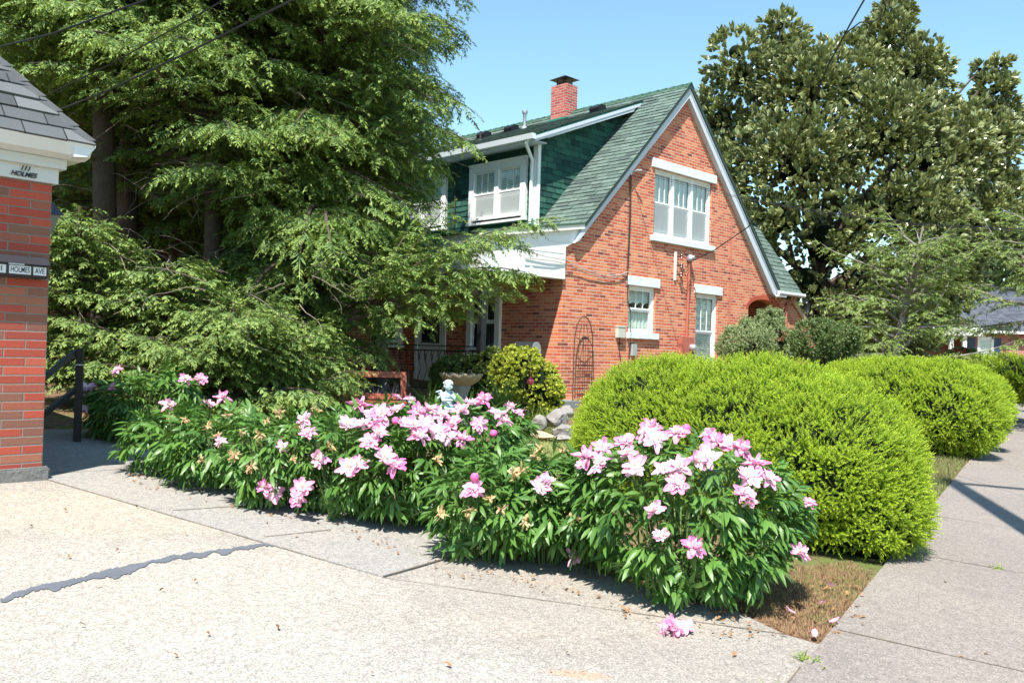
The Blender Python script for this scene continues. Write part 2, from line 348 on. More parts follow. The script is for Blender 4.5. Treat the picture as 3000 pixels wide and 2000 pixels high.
def joints(name,segs,wd,dz,mat,label,cat):
    b=MB()
    for p,q in segs:
        p=np.array(p[:2]);q=np.array(q[:2]);d=nrm(q-p);s=np.array([d[1],-d[0]])*wd/2; k=max(1,int(np.linalg.norm(q-p)/.25)); L=[]
        for i in range(k+1):
            c=p+(q-p)*i/k+s*random.uniform(-.5,.5); ww=random.uniform(.4,1.2)
            for e in (-1,1): a=c+s*e*ww; L.append((a[0],a[1],GA*a[0]+GB*a[1]+dz))
        b.add(L,[(2*i,2*i+1,2*i+3,2*i+2) for i in range(k)])
    o=b.build(name,mat); tag(o,label,cat,kind='structure')
W0=G(121,1403)[:2]; W1=G(1122,1696)[:2]; W2=G(1307,1642)[:2]
wd=nrm(W1-W0)
c1=G(2403,1891)[:2]; c2=G(2300,1862)[:2]
drive_pts=[(-14,1.0),(-10,-6),(4,-6),SW(-12,.4),c1+sn_*.3,c1,c2,DG(1690,1405)[:2],DG(1560,1380)[:2],DG(1300,1290)[:2],W2+np.array([.05,.2]),W1,W0,G(0,1421)[:2]+np.array([-.1,.25]),(-9,3.2)]
sheet('driveway',[tuple(p) for p in drive_pts],.008,M['drive'],'broad exposed aggregate driveway with yellowish stains, crossed by a dark tar seam','driveway',thick=.1)
wn_=np.array([-wd[1],wd[0]])
walk_pts=[W0,W1,W2,W2+wn_*.9-wd*.3,G(700,1450)[:2]+wn_*.3,G(385,1300)[:2]+wn_*.35,G(250,1262)[:2],G(60,1262)[:2]]
sheet('walkway',[tuple(p) for p in walk_pts],.018,M['walk'],'narrow pale concrete walkway curving past the garage corner along the flower row','path',thick=.1)
sheet('pavement',[SW(-12,0),SW(60,0),SW(60,3.1),SW(-12,3.1)],.022,M['side'],'pinkish grey concrete pavement beside the clipped hedges','pavement',thick=.12)
joints('driveway_joint',[(W1,c2),(W1-wd*.02,W0+wd*.05)],.009,.012,M['joint'],'long thin joint where the walkway slabs meet the driveway','joint')
joints('walkway_joint',[(G(153,1392)[:2],G(389,1379)[:2]),(G(504,1503)[:2],G(760,1485)[:2]),(G(772,1580)[:2],G(960,1560)[:2]),(W1,W2)],.012,.0215,M['joint'],'thin cross joints between the walkway slabs','joint')
joints('pavement_joint',[(SW(t,.03),SW(t+.25,3.0)) for t in (-3.1,-1.15,1.35,3.4,6.5,9.6,12.7,15.8,19,22,25,28)]+[(SW(-4,.0),SW(-1.9,.0))],.014,.0255,M['joint'],'cross joints between the pavement slabs','joint')
# kerb street beyond pavement on the right
sheet('road',[SW(-12,4.2),SW(60,4.2),SW(60,12),SW(-12,12)],.006,plain('asphalt',(.055,.055,.058),.9,.2,0,.3,20,.5,60),'asphalt road beyond the pavement','road')
# tar seam
def seam():
    pts=[(0,1763),(60,1742),(115,1725),(180,1716),(245,1700),(306,1683),(370,1672),(440,1652),(520,1634),(606,1625),(690,1612),(770,1598),(812,1600)]
    wds=[10,22,16,24,14,26,30,10,18,14,12,12,4]; T=[];Bt=[]
    for i in range(len(pts)-1):
        for k in range(16):
            t=k/16; x=pts[i][0]*(1-t)+pts[i+1][0]*t; y=pts[i][1]*(1-t)+pts[i+1][1]*t; ww=wds[i]*(1-t)+wds[i+1]*t
            q1=mnoise.noise(Vector((x*.035,1,0)))*7+mnoise.noise(Vector((x*.15,2,0)))*4; q2=mnoise.noise(Vector((x*.028,5,0)))*12+mnoise.noise(Vector((x*.13,7,0)))*5; T.append(G(x,y-ww*.35+q1)); Bt.append(G(x,max(y-ww*.35+q1+3,y+ww*.55+q2)))
    b=MB(); vs=[]
    for a,c in zip(T,Bt): vs+=[(a[0],a[1],a[2]+.0125),(c[0],c[1],c[2]+.0125)]
    b.add(vs,[(2*i,2*i+1,2*i+3,2*i+2) for i in range(len(T)-1)]); o=b.build('tar_seam',M['tar']); tag(o,'ragged dark grey tar seam sealing a long crack across the driveway','seam',kind='structure')
seam()

# ---------------------------------------------------------------- the brick house
house=empty('brick_house',HO,YH,'red brick cottage with steep green shingled gable, white trimmed windows and a shed dormer','house')
UC,ZR=3.86,7.22; PM=1.029
def zl(u): return ZR-PM*(UC-u)
def zr(u): return ZR-PM*(u-UC)
ARCH=[(6.83,-.2),(6.83,2.27)]+[(7.62-.79*math.cos(t),2.27+.27*math.sin(t)) for t in np.linspace(0,math.pi,13)[1:-1]]+[(8.41,2.27),(8.41,-.2)]
hw={'UW':(2.80,5.06,3.66,5.14),'LW':(1.99,2.94,1.50,2.50),'RW':(4.52,5.44,.72,2.50)}
def rect(a,b,c,d): return [(a,c),(b,c),(b,d),(a,d)]
MB().prism([(-.1,-.5),(6.83,-.5),(6.83,2.27)]+ARCH[2:-2]+[(8.41,2.27),(8.41,-.5),(8.95,-.5),(8.95,2.62),(8.02,2.62),(8.02,2.84),(3.85,6.98),(.25,3.30),(-.1,3.10)],0,.25,holes=[rect(*hw[k]) for k in hw]).build('gable_wall',M['brick'],house)
# arch ring of header bricks
b=MB()
for t0,t1 in zip(np.linspace(0,math.pi,26)[:-1],np.linspace(0,math.pi,26)[1:]):
    g=.006; P=lambda r,t:(7.62-(.79+r)*math.cos(t),2.27+(.27+r*.9)*math.sin(t))
    q=[P(0,t0+g),P(.12,t0+g*.8),P(.12,t1-g*.8),P(0,t1-g)]; b.prism(q,-.006,.2)
b.build('arch_ring',plain('arch_brick',(.44,.10,.06),.85,.2,0,.3,9,.4,40),house)
MB().box(-.1,.25,-.5,.0,5.0,3.50).build('porch_side_wall',M['brick'],house)
MB().box(6.4,1.6,-.5,9.0,1.7,3.2).build('vestibule_back_wall',M['brick'],house)
MB().box(8.70,.25,-.5,8.95,1.6,2.62).box(6.4,.25,-.5,6.6,1.6,2.9).build('vestibule_side_wall',M['brick'],house)
# right buttress wall with stone cap
MB().prism([(8.953,-.6),(10.9,-.6),(10.9,1.25),(9.0,2.6)],.02,.24).build('buttress_wall',M['brick'],house)
MB().prism([(8.96,2.64),(10.95,1.23),(11.0,1.33),(9.0,2.76)],-.03,.30).build('coping',plain('tan_coping_stone',(.55,.38,.22),.85,.2,0,.4,5,.5,12),house,bevel=.01)
# shingled surfaces as real courses
def shingles(name,P,A,B,Nn,L,e,fa,fb,mat,parent,w=.3,lift=.016,jit=.0):
    P,A,B,Nn=[np.array(q,float) for q in (P,A,B,Nn)]; V=[];F=[];UV=[]; k=0
    while k*e<L-1e-6:
        s0,s1=k*e,min(L,(k+1)*e+.0); a00,a01=fa(s0),fa(s1); b00,b01=fb(s0),fb(s1)
        a=min(a00,a01); bb=max(b00,b01)
        if bb>a+.02:
            off=.37*(k%2)
            i0=math.floor(a/w+off); i1=math.ceil(bb/w+off)
            for i in range(i0,i1):
                x0=(i-off)*w; x1=(i+1-off)*w
                lo0,lo1=max(x0,a00),min(x1,b00); hi0,hi1=max(x0,a01),min(x1,b01)
                if lo1<=lo0 or hi1<=hi0:
                    if lo1<=lo0 and hi1<=hi0: continue
                    if lo1<=lo0: lo0=lo1=min(max(lo0,a00),b00) if b00>a00 else a00
                    if hi1<=hi0: hi0=hi1=min(max((hi0+hi1)/2,a01),b01) if b01>a01 else a01
                l=lift*random.uniform(.75,1.5); dj=random.uniform(-jit,jit); n0=len(V)
                V+= [P+A*lo0+B*(s0+dj)+Nn*l,P+A*lo1+B*(s0+dj)+Nn*l,P+A*hi1+B*(s1+.01)+Nn*.002,P+A*hi0+B*(s1+.01)+Nn*.002,P+A*lo0+B*(s0+dj)-Nn*.004,P+A*lo1+B*(s0+dj)-Nn*.004]
                F+=[(n0,n0+1,n0+2,n0+3),(n0+4,n0+5,n0+1,n0)]
                c=(k+.5); um=(i+.5-off)*w; uv=[(lo0,c),(lo1,c),(hi1,c),(hi0,c)]; UV+=uv+[(lo0,c),(lo1,c),(lo1,c),(lo0,c)]
        k+=1
    me=bpy.data.meshes.new(name); me.from_pydata([tuple(v) for v in V],[],F); ul=me.uv_layers.new(name='UVMap')
    uvx=[((x*1.0),y) for x,y in UV]
    ul.data.foreach_set('uv',np.array(uvx,np.float32).ravel()); return link(name,me,mat,parent)
SL=math.sqrt(1+PM*PM); BL=(1/SL,0,PM/SL); NL=(-PM/SL,0,1/SL)
u0=.36; Lm=(UC-u0)*SL
roof=MB().prism([(u0,zl(u0)-.005),(UC,ZR-.005),(8.12,zr(8.12)-.005),(8.12,zr(8.12)-.09),(UC,ZR-.09),(u0,zl(u0)-.09)],-.155,8.6).build('roof',plain('roof_underlay',(.05,.08,.07),.9,.2),house)
shingles('roof_shingles',(u0,0,zl(u0)),(0,1,0),BL,NL,Lm,.135,lambda s:-.165,lambda s:8.6,M['roof'],roof)
shingles('roof_shingles',(8.12,0,zr(8.12)),(0,1,0),(-1/SL,0,PM/SL),(PM/SL,0,1/SL),(8.12-UC)*SL,.135,lambda s:-.165,lambda s:8.6,M['roof'],roof)
b=MB()
for i in range(38):
    y=-.17+i*.23; b.add([(UC-.13,y,ZR-.11),(UC,y,ZR+.035),(UC+.13,y,ZR-.11),(UC-.13,y+.24,ZR-.125),(UC,y+.24,ZR+.018),(UC+.13,y+.24,ZR-.125)],[(0,1,4,3),(1,2,5,4),(0,3,4,1),(1,4,5,2)])
b.build('ridge_cap',plain('green_ridge_cap',(.10,.20,.14),.95,.1,0,.2,5),roof)
# rakes (fascia and soffit)
b=MB()
b.prism([(.375,3.60),(UC,ZR-.10),(UC,6.90),(.22,3.245),(.10,3.19)],-.115,.003)
b.prism([(UC+.002,ZR-.10),(8.05,zr(8.05)-.09),(7.98,2.66),(7.86,2.70),(UC+.002,6.90)],-.115,.003)
b.build('rake_board',M['fascia'],house)
b=MB(); b.prism([(.375,3.60),(UC,ZR-.10),(UC,ZR-.16),(.375,3.54)],-.128,-.1152); b.prism([(UC,ZR-.10),(8.05,zr(8.05)-.09),(8.05,zr(8.05)-.15),(UC,ZR-.16)],-.128,-.1152); b.build('rake_moulding',M['fascia'],house)
# porch: end panel, beams, low roof, post, railing, floor
b=MB(); b.prism([(-2.33,2.46),(-.103,2.46),(-.103,3.09),(.10,3.185),(.22,3.24),(.40,3.585),(-.4,3.47),(-2.33,3.13)],-.055,.0)
b.build('porch_gable_panel',M['white'],house)
b=MB(); b.box(-2.33,-.062,2.455,-.103,-.057,2.485); b.prism([(-.62,3.155),(-.16,3.165),(-.16,3.177),(-.62,3.167)],-.062,-.0552); b.prism([(-2.3,3.00),(.05,3.36),(.05,3.372),(-2.3,3.012)],-.062,-.0552); b.box(-1.10,-.075,2.47,-1.03,-.0625,2.62); b.prism([(-1.2,2.935),(-.15,2.955),(-.15,2.965),(-1.2,2.945)],-.061,-.0552)
b.build('porch_trim',M['cream'],house)
b=MB(); b.box(-2.33,.0,2.458,-.103,.22,2.74); b.box(-2.33,.22,2.458,-2.12,5.0,2.74); b.build('porch_beam',M['cream'],house)
MB().box(-2.36,-.0,2.46,-2.335,5.,3.12).build('porch_side_panel',M['white'],house)
MB().box(-2.32,.0,2.742,-.103,5.,2.77).build('porch_ceiling',M['cream'],house)
b=MB(); b.prism([(.42,3.64),(-2.42,3.155),(-2.42,3.12),(.42,3.60)],-.15,5.); b.build('porch_roof',plain('flat_green_roof',(.07,.13,.10),.95,.1,0,.2,6),house)
b=MB(); b.prism([(.40,3.599),(-2.41,3.118),(-2.41,3.03),(.40,3.50)],-.135,-.056); b.build('porch_eave_board',M['cream'],house)
MB().box(-2.9,-.5,-.9,-.1,5.,.10).build('porch_floor',M['ped'],house)
b=MB(); b.box(-2.18,.06,.10,-2.06,.18,2.458); b.box(-2.22,.02,.10,-2.02,.22,.16); b.box(-2.22,.02,2.38,-2.02,.22,2.457)
b.build('porch_post',M['blackmetal'],house); 
b=MB(); b.box(-2.18,4.6,.10,-2.06,4.72,2.458); b.build('porch_post',M['blackmetal'],house)
b=MB()
for z in (.25,.98,1.07): b.box(-2.135,.2,z,-2.105,4.6,z+.02)
for i in range(22):
    y=.3+i*.2; b.tube([(-2.12,y+.05*math.sin(t*9),.25+.73*t) for t in np.linspace(0,1,9)],.008,5)
for i in range(22):
    y=.3+i*.2; b.tube([(-2.12,y+.1-.1*math.cos(t),.80+.2*math.sin(t)) for t in np.linspace(0,math.pi,9)],.007,5)
b.build('porch_railing',M['blackmetal'],house)
# windows -----------------------------------------------------------
def window(parent,mp,a0,a1,z0,z1,nsash=1,blind='blind',lint=None,sill=None,rec=.07,casing=None,lite=2,lower='blind',mull=.085):
    f=MB(); fr=.055
    if casing:
        c=casing; f.box(a0-c,-.01,z0-c*.6,a0,.075,z1+c); f.box(a1,-.01,z0-c*.6,a1+c,.075,z1+c); f.box(a0,-.01,z1,a1,.075,z1+c); f.box(a0-c*1.15,-.01,z1+c,a1+c*1.15,.10,z1+c+.035); f.box(a0-c*1.2,-.01,z0-c*.6-.05,a1+c*1.2,.12,z0-c*.6); rec=-.055
    y=-rec
    f.box(a0,y-.05,z0,a0+fr,y+.02,z1); f.box(a1-fr,y-.05,z0,a1,y+.02,z1); f.box(a0+fr,y-.05,z1-fr,a1-fr,y+.02,z1); f.box(a0+fr,y-.05,z0,a1-fr,y+.045,z0+fr*.9)
    bo,bt,bk=(y-.046,y-.036,y-.05) if casing else (y-.075,y-.062,y-.12)
    W=(a1-a0-2*fr-(nsash-1)*mull)/nsash; g=MB(); bl=MB(); sc=MB(); zm=(z0+z1)/2
    for i in range(nsash):
        s0=a0+fr+i*(W+mull); s1=s0+W
        if i: f.box(s0-mull,y-.05,z0+fr*.9,s0,y+.022,z1-fr)
        st=.045
        for (q0,q1,yy) in ((zm,z1-fr,y-.012),(z0+fr*.9,zm,y-.03)):
            f.box(s0,yy-.025,q0,s0+st,yy,q1); f.box(s1-st,yy-.025,q0,s1,yy,q1); f.box(s0+st,yy-.025,q1-st,s1-st,yy,q1); f.box(s0+st,yy-.025,q0,s1-st,yy,q0+st*.8)
            g.add([(s0+st,yy-.014,q0+st*.8),(s1-st,yy-.014,q0+st*.8),(s1-st,yy-.014,q1-st),(s0+st,yy-.014,q1-st)],[(0,1,2,3)])
        for j in range(lite):
            x=s0+st+(W-2*st)*(j+1)/(lite+1); f.box(x-.008,y-.024,zm+st*.8,x+.008,y-.009,z1-fr-st)
        if blind=='blind':
            z=z0+.08; 
            while z<z1-.07:
                bl.add([(s0+.02,bo,z),(s1-.02,bo,z),(s1-.02,bt,z+.036),(s0+.02,bt,z+.036)],[(0,1,2,3)]); z+=.043
        elif blind=='lace':
            k=24; 
            for (q0,q1) in ((zm+.14,z1-.08),(z0+.08,zm-.03)):
                vs=[]
                for t in range(k+1):
                    x=s0+(s1-s0)*t/k; yy=y-.09+.015*math.sin(t*1.7); vs+=[(x,yy,q0+.025*math.sin(t*.9)*(1 if q0>zm else 0)),(x,yy,q1)]
                bl.add(vs,[(2*t,2*t+2,2*t+3,2*t+1) for t in range(k)])
        if lower=='screen':
            sc.add([(s0+st,y-.004,z0+.09),(s1-st,y-.004,z0+.09),(s1-st,y-.004,zm-.02),(s0+st,y-.004,zm-.02)],[(0,1,2,3)])
    fo=f.map(mp).build('window',M['white'],parent)
    for q in range(0,len(g.f)):
        gg=MB(); gg.add([g.v[i] for i in g.f[q]],[(0,1,2,3)]); gg.map(mp).build('pane',M['glass'],fo,fix=False)
    if bl.v: bl.map(mp).build('curtain' if blind=='lace' else 'blinds',M['lace'] if blind=='lace' else M['blind'],fo,fix=False)
    if sc.v: sc.map(mp).build('insect_screen',M['scr'],fo,fix=False)
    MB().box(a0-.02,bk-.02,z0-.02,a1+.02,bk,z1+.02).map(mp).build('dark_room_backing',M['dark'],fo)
    if lint: MB().box(*lint).map(mp).build('lintel',M['stone'],fo,bevel=.008)
    if sill: MB().box(*sill).map(mp).build('sill',M['stone'],fo,bevel=.008)
    return fo
def scrm():
    m=Mt('insect_screen_mesh'); t=m.n('ShaderNodeBsdfTransparent'); d=m.bsdf((.45,.47,.48),.8,.2); x=m.n('ShaderNodeMixShader'); x.inputs[0].default_value=.55; m.set(x.inputs[1],t.outputs[0]); m.set(x.inputs[2],d); return m.fin(x.outputs[0])
M['scr']=scrm()
gm=lambda a,b,c:(a,-b,c)
window(house,gm,*hw['UW'],nsash=3,lower='screen',lint=(2.66,-.12,5.142,5.20,.045,5.345),sill=(2.69,-.12,3.53,5.18,.07,3.657))
window(house,gm,*hw['LW'],blind='lace',lint=(1.91,-.12,2.502,3.06,.04,2.70),sill=(1.94,-.12,1.365,3.03,.065,1.497))
window(house,gm,*hw['RW'],lint=(4.43,-.12,2.502,5.58,.04,2.70),sill=(4.47,-.12,.60,5.50,.065,.717))
wm=lambda U:(lambda a,b,c:(U-b,a,c))
window(house,wm(-.1),1.80,2.66,1.02,2.25,blind=None,casing=.09)
window(house,gm if False else (lambda a,b,c:(a,5.0-b,c)),-1.0,-.32,1.14,2.25,blind=None,casing=.09)
# porch door
b=MB(); b.box(3.50,-.01,.10,3.60,.03,2.28); b.box(4.5,-.01,.10,4.6,.03,2.28); b.box(3.6,-.01,2.18,4.5,.03,2.28)
b.box(3.6,-.01,.12,4.5,.012,1.15); b.box(3.6,-.01,1.15,3.72,.012,2.18); b.box(4.38,-.01,1.15,4.5,.012,2.18); b.box(3.72,-.01,2.08,4.38,.012,2.18)
dr=b.map(wm(-.1)).build('porch_door',M['white'],house)
MB().box(3.72,-.01,1.15,4.38,.004,2.08).map(wm(-.1)).build('pane',plain('dark_door_glass',(.02,.025,.03),.1,.6),dr)
MB().tube([(3.68,.03,1.05),(3.68,.06,1.05)],.03,10).map(wm(-.1)).build('handle',M['galv'],dr)
# dormer ------------------------------------------------------------
UF=.38; D0,D1=1.25,6.3
dorm=MB().box(UF,D0+.003,3.60,UF+.15,D1,5.62).build('dormer',M['cheek'],house)
UFs=UF-.003
shingles('dormer_shingles',(UFs,D0,3.70),(0,1,0),(0,0,1),(-1,0,0),1.95,.125,lambda s:0,lambda s:D1-D0,M['cheek'],dorm,.28,.014,.006)
def dz(u): return 5.50+.41*(u-.02)
def cu0(s): z=3.70+s; return max(UF,(z-3.65)/PM+.37)-UF
def cu0b(s):
    z=3.70+s; lo=(z-3.65)/PM+.37-UF; return 0
# cheek spans from front corner to the main roof; above the eave it is cut by the dormer roof
def ca(s): z=3.70+s; return 0 if z<dz(UF)-.06 else (z+.06-5.50)/.41+.02-UF
def cb(s): z=3.70+s; return (z-3.64)/PM+.37-UF+.02
shingles('dormer_shingles',(UF,D0,3.70),(1,0,0),(0,0,1),(0,-1,0),3.2,.125,ca,cb,M['cheek'],dorm,.28,.014,.006)
MB().prism([(UF+.01,3.6),(UF+.1,3.7),(3.4,6.75),(3.45,6.82),(UF+.01,dz(UF)-.05)],D0+.02,D0+.1).build('dormer_cheek_wall',M['cheek'],dorm)
al=math.atan(.41); BD=(math.cos(al),0,math.sin(al)); ND=(-math.sin(al),0,math.cos(al))
DRn0=.97; LD=(3.62-.02)/math.cos(al)
dro=MB().prism([(.02,dz(.02)-.005),(3.64,dz(3.64)-.005),(3.64,dz(3.64)-.08),(.02,dz(.02)-.08)],DRn0,6.6).build('dormer_roof',M['green'],dorm)
shingles('dormer_roof_shingles',(.0,0,dz(0)),(0,1,0),BD,ND,LD,.135,lambda s:DRn0-.015,lambda s:6.6,M['roof'],dorm)
b=MB(); b.prism([(.0,dz(.0)-.03),(3.42,dz(3.42)-.03),(3.22,dz(3.22)-.17),(.0,dz(.0)-.145)],DRn0,DRn0+.03); b.prism([(.0,dz(.0)-.03),(3.5,dz(3.5)-.03),(3.45,dz(3.45)-.10),(.0,dz(.0)-.10)],DRn0-.012,DRn0-.0005)
b.prism([(.40,dz(.40)-.17),(3.2,dz(3.2)-.17),(3.2,dz(3.2)-.155),(.40,dz(.40)-.155)],DRn0+.0305,D0+.02)
b.box(.0,DRn0+.031,5.37,UF,6.5,5.384); b.build('dormer_fascia',M['fascia'],dorm)
b=MB(); b.box(UF-.03,D0-.03,3.62,UF+.06,D0-.0005,5.42); b.box(UF-.0305,D0-.03,3.62,UF-.018,D0+.10,5.365); b.build('corner_board',M['white'],dorm)
b=MB(); b.prism([(-.10,5.50),(-.115,5.50),(-.10,5.39),(.0,5.385),(.0,5.50),(-.015,5.50),(-.015,5.40),(-.085,5.40)],DRn0-.01,6.55); b.prism([(-.10,5.50),(-.10,5.39),(.0,5.385),(.0,5.50)],DRn0-.014,DRn0-.011)
b.build('gutter',plain('aluminium_gutter',(.66,.71,.74),.4,.5,.1,.06,4),dorm)
b=MB(); b.tube([(-.05,1.16,5.40),(-.05,1.18,5.30),(UF-.08,1.34,5.06),(UF-.07,1.36,4.95),(UF-.07,1.36,3.72)],.038,8); b.build('downpipe',M['white'],dorm,smooth=True)
window(dorm,wm(UF-.016),1.62,3.22,3.92,5.05,nsash=2,lower='screen',casing=.10,mull=.13)
window(dorm,wm(UF-.016),4.25,5.85,3.92,5.05,nsash=2,lower='screen',casing=.10,mull=.13)
MB().tube([(UF-.05,3.83,5.3),(UF-.06,3.83,3.7)],.02,6).build('rod',M['ironrust'],dorm)
b=MB(); b.box(UF-.06,D0-.0,3.615,UF-.017,6.2,3.69); b.box(UF-.075,1.27,3.69,UF-.0605,1.42,3.82); b.build('base_flashing',M['green'],dorm)
# chimney, vents
ch=MB().box(3.55,3.40,6.55,3.97,3.93,7.87).build('chimney',M['cbrick'],house)
b=MB(); b.box(3.63,3.50,7.87,3.89,3.82,7.95); b.add([(3.50,3.36,8.03),(4.02,3.36,8.03),(4.02,3.97,8.03),(3.50,3.97,8.03),(3.76,3.66,8.17)],[(0,1,4),(1,2,4),(2,3,4),(3,0,4),(0,3,2,1)])
for x,y in ((3.64,3.51),(3.88,3.51),(3.64,3.81),(3.88,3.81)): b.box(x-.008,y-.008,7.94,x+.008,y+.008,8.035)
b.build('chimney_cap',M['blackmetal'],ch)
b=MB(); b.prism([(3.50,dz(3.50)-.02),(3.97,dz(3.7)+.02),(3.97,dz(3.7)+.11),(3.50,dz(3.50)+.05)],3.37,3.399); b.box(3.515,3.37,6.85,3.549,3.96,7.0); b.build('chimney_flashing',M['green'],ch)
def ventbox(u,n):
    b=MB(); z=dz(u)
    b.box(-.17,-.12,0,.17,.22,.02); b.prism([(-.14,.02),(.16,.02),(.16,.10),(.02,.15),(-.09,.14),(-.14,.10)],-.12,.17)
    o=b.map(lambda x,y,zz:(u+x*math.cos(al)-zz*math.sin(al),n+y,z+x*math.sin(al)+zz*math.cos(al)+.012)).build('roof_vent',M['blackmetal'],house)
for u,n in ((3.42,2.2),(3.42,5.2),(3.3,7.05-.9)): ventbox(u,n)
p=(3.3,4.62)
MB().lathe([(.11,-.1),(.09,.03),(.045,.06),(.045,.36),(.05,.37),(.05,.39),(.07,.40),(.075,.43),(.075,.47),(.05,.49)],(p[0],p[1],dz(p[0])),16).build('flue_pipe',M['galv'],house,smooth=True)
MB().lathe([(.09,-.05),(.07,.02),(.03,.04),(.03,.24)],(2.2,5.1,dz(2.2)),12).build('plumbing_vent',M['ironrust'],house,smooth=True)
# right-hand vestibule roof facing the camera
HS=math.hypot(1,1.4)
shingles('vestibule_shingles',(0,-.14,2.80),(1,0,0),(0,1/HS,1.4/HS),(0,-1.4/HS,1/HS),1.5*HS,.15,lambda s:min(8.06,UC+(ZR-(2.80+s*1.4/HS))/PM),lambda s:9.33,M['roof'],house)
MB().add([(8.06,-.13,2.79),(9.32,-.13,2.79),(9.32,1.37,4.89),(6.12,1.37,4.89),(6.12,2.9,2.79),(9.32,2.9,2.79)],[(0,1,2,3),(3,2,5,4),(1,5,2),(0,3,4),(0,4,5,1)]).build('vestibule_roof',M['green'],house)
b=MB(); b.prism([(-.22,2.80),(-.225,2.73),(-.20,2.70),(-.135,2.69),(-.135,2.80)],8.02,9.40,'x'); b.box(7.98,-.20,2.64,8.4,-.02,2.69); b.build('vestibule_gutter',plain('white_gutter',(.68,.68,.68),.4,.5,.1,.05,4),house)
MB().tube([(8.95,-.16,2.70),(8.93,-.13,2.60),(8.68,-.06,2.50),(8.66,-.05,2.42),(8.66,-.05,-.3)],.042,10).build('downpipe',M['redpaint'],house,smooth=True)
# wing at the back left
wing=MB().prism([(-9.4,-.8),(-.1,-.8),(-.1,3.1),(-4.7,5.9),(-9.4,3.1)],5.0,5.2).build('wing_wall',M['wingbrick'],house)
b=MB(); b.prism([(-9.8,2.9),(-4.7,6.0),(.3,2.95),(.3,3.08),(-4.7,6.13),(-9.8,3.03)],4.7,12); b.build('wing_roof',plain('old_green_roof',(.07,.12,.10),.95,.1,0,.3,6),house)
for a in (-3.3,-6.5): window(house,(lambda a,b,c:(a,5.0-b,c)),a,a+1.,1.1,2.4,casing=.09)
# fittings on the gable wall ------------------------------------------
def onwall(name,b,mat,label,cat,**k):
    o=b.build(name,mat,None,**k); o.location=tuple(HO); o.rotation_euler=(0,0,YH); tag(o,label,cat); return o
b=MB(); b.tube([(4.10,-.05,1.45),(4.12,-.05,2.4),(4.14,-.05,3.22)],.030,10); b.tube([(4.137,-.05,2.66),(4.139,-.05,2.78)],.042,10)
mast=empty('electric_meter',HO,YH,'brick red electric meter box with conduit rising to a weatherhead beside the tall window','meter')
b.build('conduit',M['redpaint'],mast,smooth=True)
MB().box(3.83,-.12,.98,4.32,-.001,1.46).build('box',M['redpaint'],mast,bevel=.012)
b=MB(); b.lathe([(.085,0),(.085,.05),(.075,.09),(.04,.12)],(0,0,0),20); b.map(lambda x,y,z:(4.20+x,-.12-z,1.22+y)).build('dial_cover',M['galv'],mast,smooth=True)
b=MB(); b.lathe([(.05,0),(.085,.03),(.09,.08),(.06,.14),(.02,.16)],(4.15,-.06,3.2),14); b.tube([(4.15,-.07,3.3),(4.17,-.16,3.28)],.05,10); b.build('weatherhead',M['galv'],mast,smooth=True)
rk=empty('insulator_rack',HO,YH,'pale wooden strip with three brown porcelain insulators left of the weatherhead','insulators')
MB().box(3.60,-.035,2.73,3.66,-.001,3.37).build('strip',M['cream'],rk)
for z in (2.86,3.06,3.27): MB().lathe([(.02,-.04),(.035,-.03),(.02,0),(.04,.03),(.03,.05)],(3.76,-.09,z),12).tube([(3.66,-.03,z),(3.76,-.09,z)],.012,6).build('insulator',M['insul'],rk,smooth=True)
b=MB()
for i in range(3): b.tube([(4.13,-.12,3.25),(3.95,-.2,3.12-.08*i),(3.85,-.15,3.02-.1*i),(3.77,-.1,2.9+.1*i)],.007,5)
onwall('looped_wire',b,M['cable'],'loose black loops of wire between the insulators and the weatherhead','wire')
onwall('thin_conduit',MB().tube([(5.93,-.03,4.42),(5.93,-.03,-.3)],.014,8),M['redpaint'],'thin red conduit running down the brick between tall window and arch','conduit')
onwall('beige_utility_box',MB().box(1.57,-.09,1.37,1.80,-.001,1.60).box(1.56,-.1,1.59,1.81,-.001,1.612),M['beigebox'],'beige utility box on the brick left of the lace curtained window','utility box')
onwall('grey_junction_box',MB().box(2.10,-.07,1.00,2.24,-.001,1.25),M['greybox'],'small grey junction box under the sill of the lace curtained window','junction box')
b=MB(); b.tube([(1.70,-.02,1.37),(1.68,-.03,1.1),(1.75,-.02,.9),(1.8,-.01,.6)],.008,5); b.tube([(1.90,-.02,4.88),(1.92,-.02,4.0),(1.90,-.025,3.2),(1.885,-.03,2.77),(1.9,-.04,2.2),(2.0,-.06,1.9),(2.02,-.06,1.4),(2.0,-.04,1.0),(2.05,-.03,.6)],.010,5); b.tube([(1.94,-.02,4.85),(1.955,-.02,4.0),(1.92,-.025,3.0),(1.89,-.03,2.77)],.008,5)
onwall('wall_cable',b,M['cable'],'black cables running down the gable wall past the lace curtained window','cable')
b=MB(); b.tube([(1.885,-.04,2.77),(1.6,-.05,2.68),(1.1,-.05,2.63),(.6,-.06,2.68),(.2,-.07,2.76),(-.11,-.09,2.83),(-.7,-.10,2.84),(-1.3,-.11,2.90)],.009,5); b.tube([(1.885,-.03,2.76),(1.5,-.04,2.62),(1.0,-.04,2.585),(.5,-.04,2.63),(0,-.06,2.75),(-.5,-.10,2.78),(-1.3,-.10,2.76)],.008,5)
onwall('cable_swag',b,M['gcable'],'grey cable hanging in a swag from the white porch panel to the wall corner','cable')
onwall('wire_bracket',MB().tube([(1.90,-.0,4.88),(1.95,-.14,4.92)],.016,6).tube([(1.9,-.05,4.83),(1.9,-.05,4.95)],.02,6).tube([(1.95,-.14,4.92),(2.06,-.2,4.94)],.022,6),M['galv'],'small metal wire bracket on the brick just under the left roof edge','bracket')
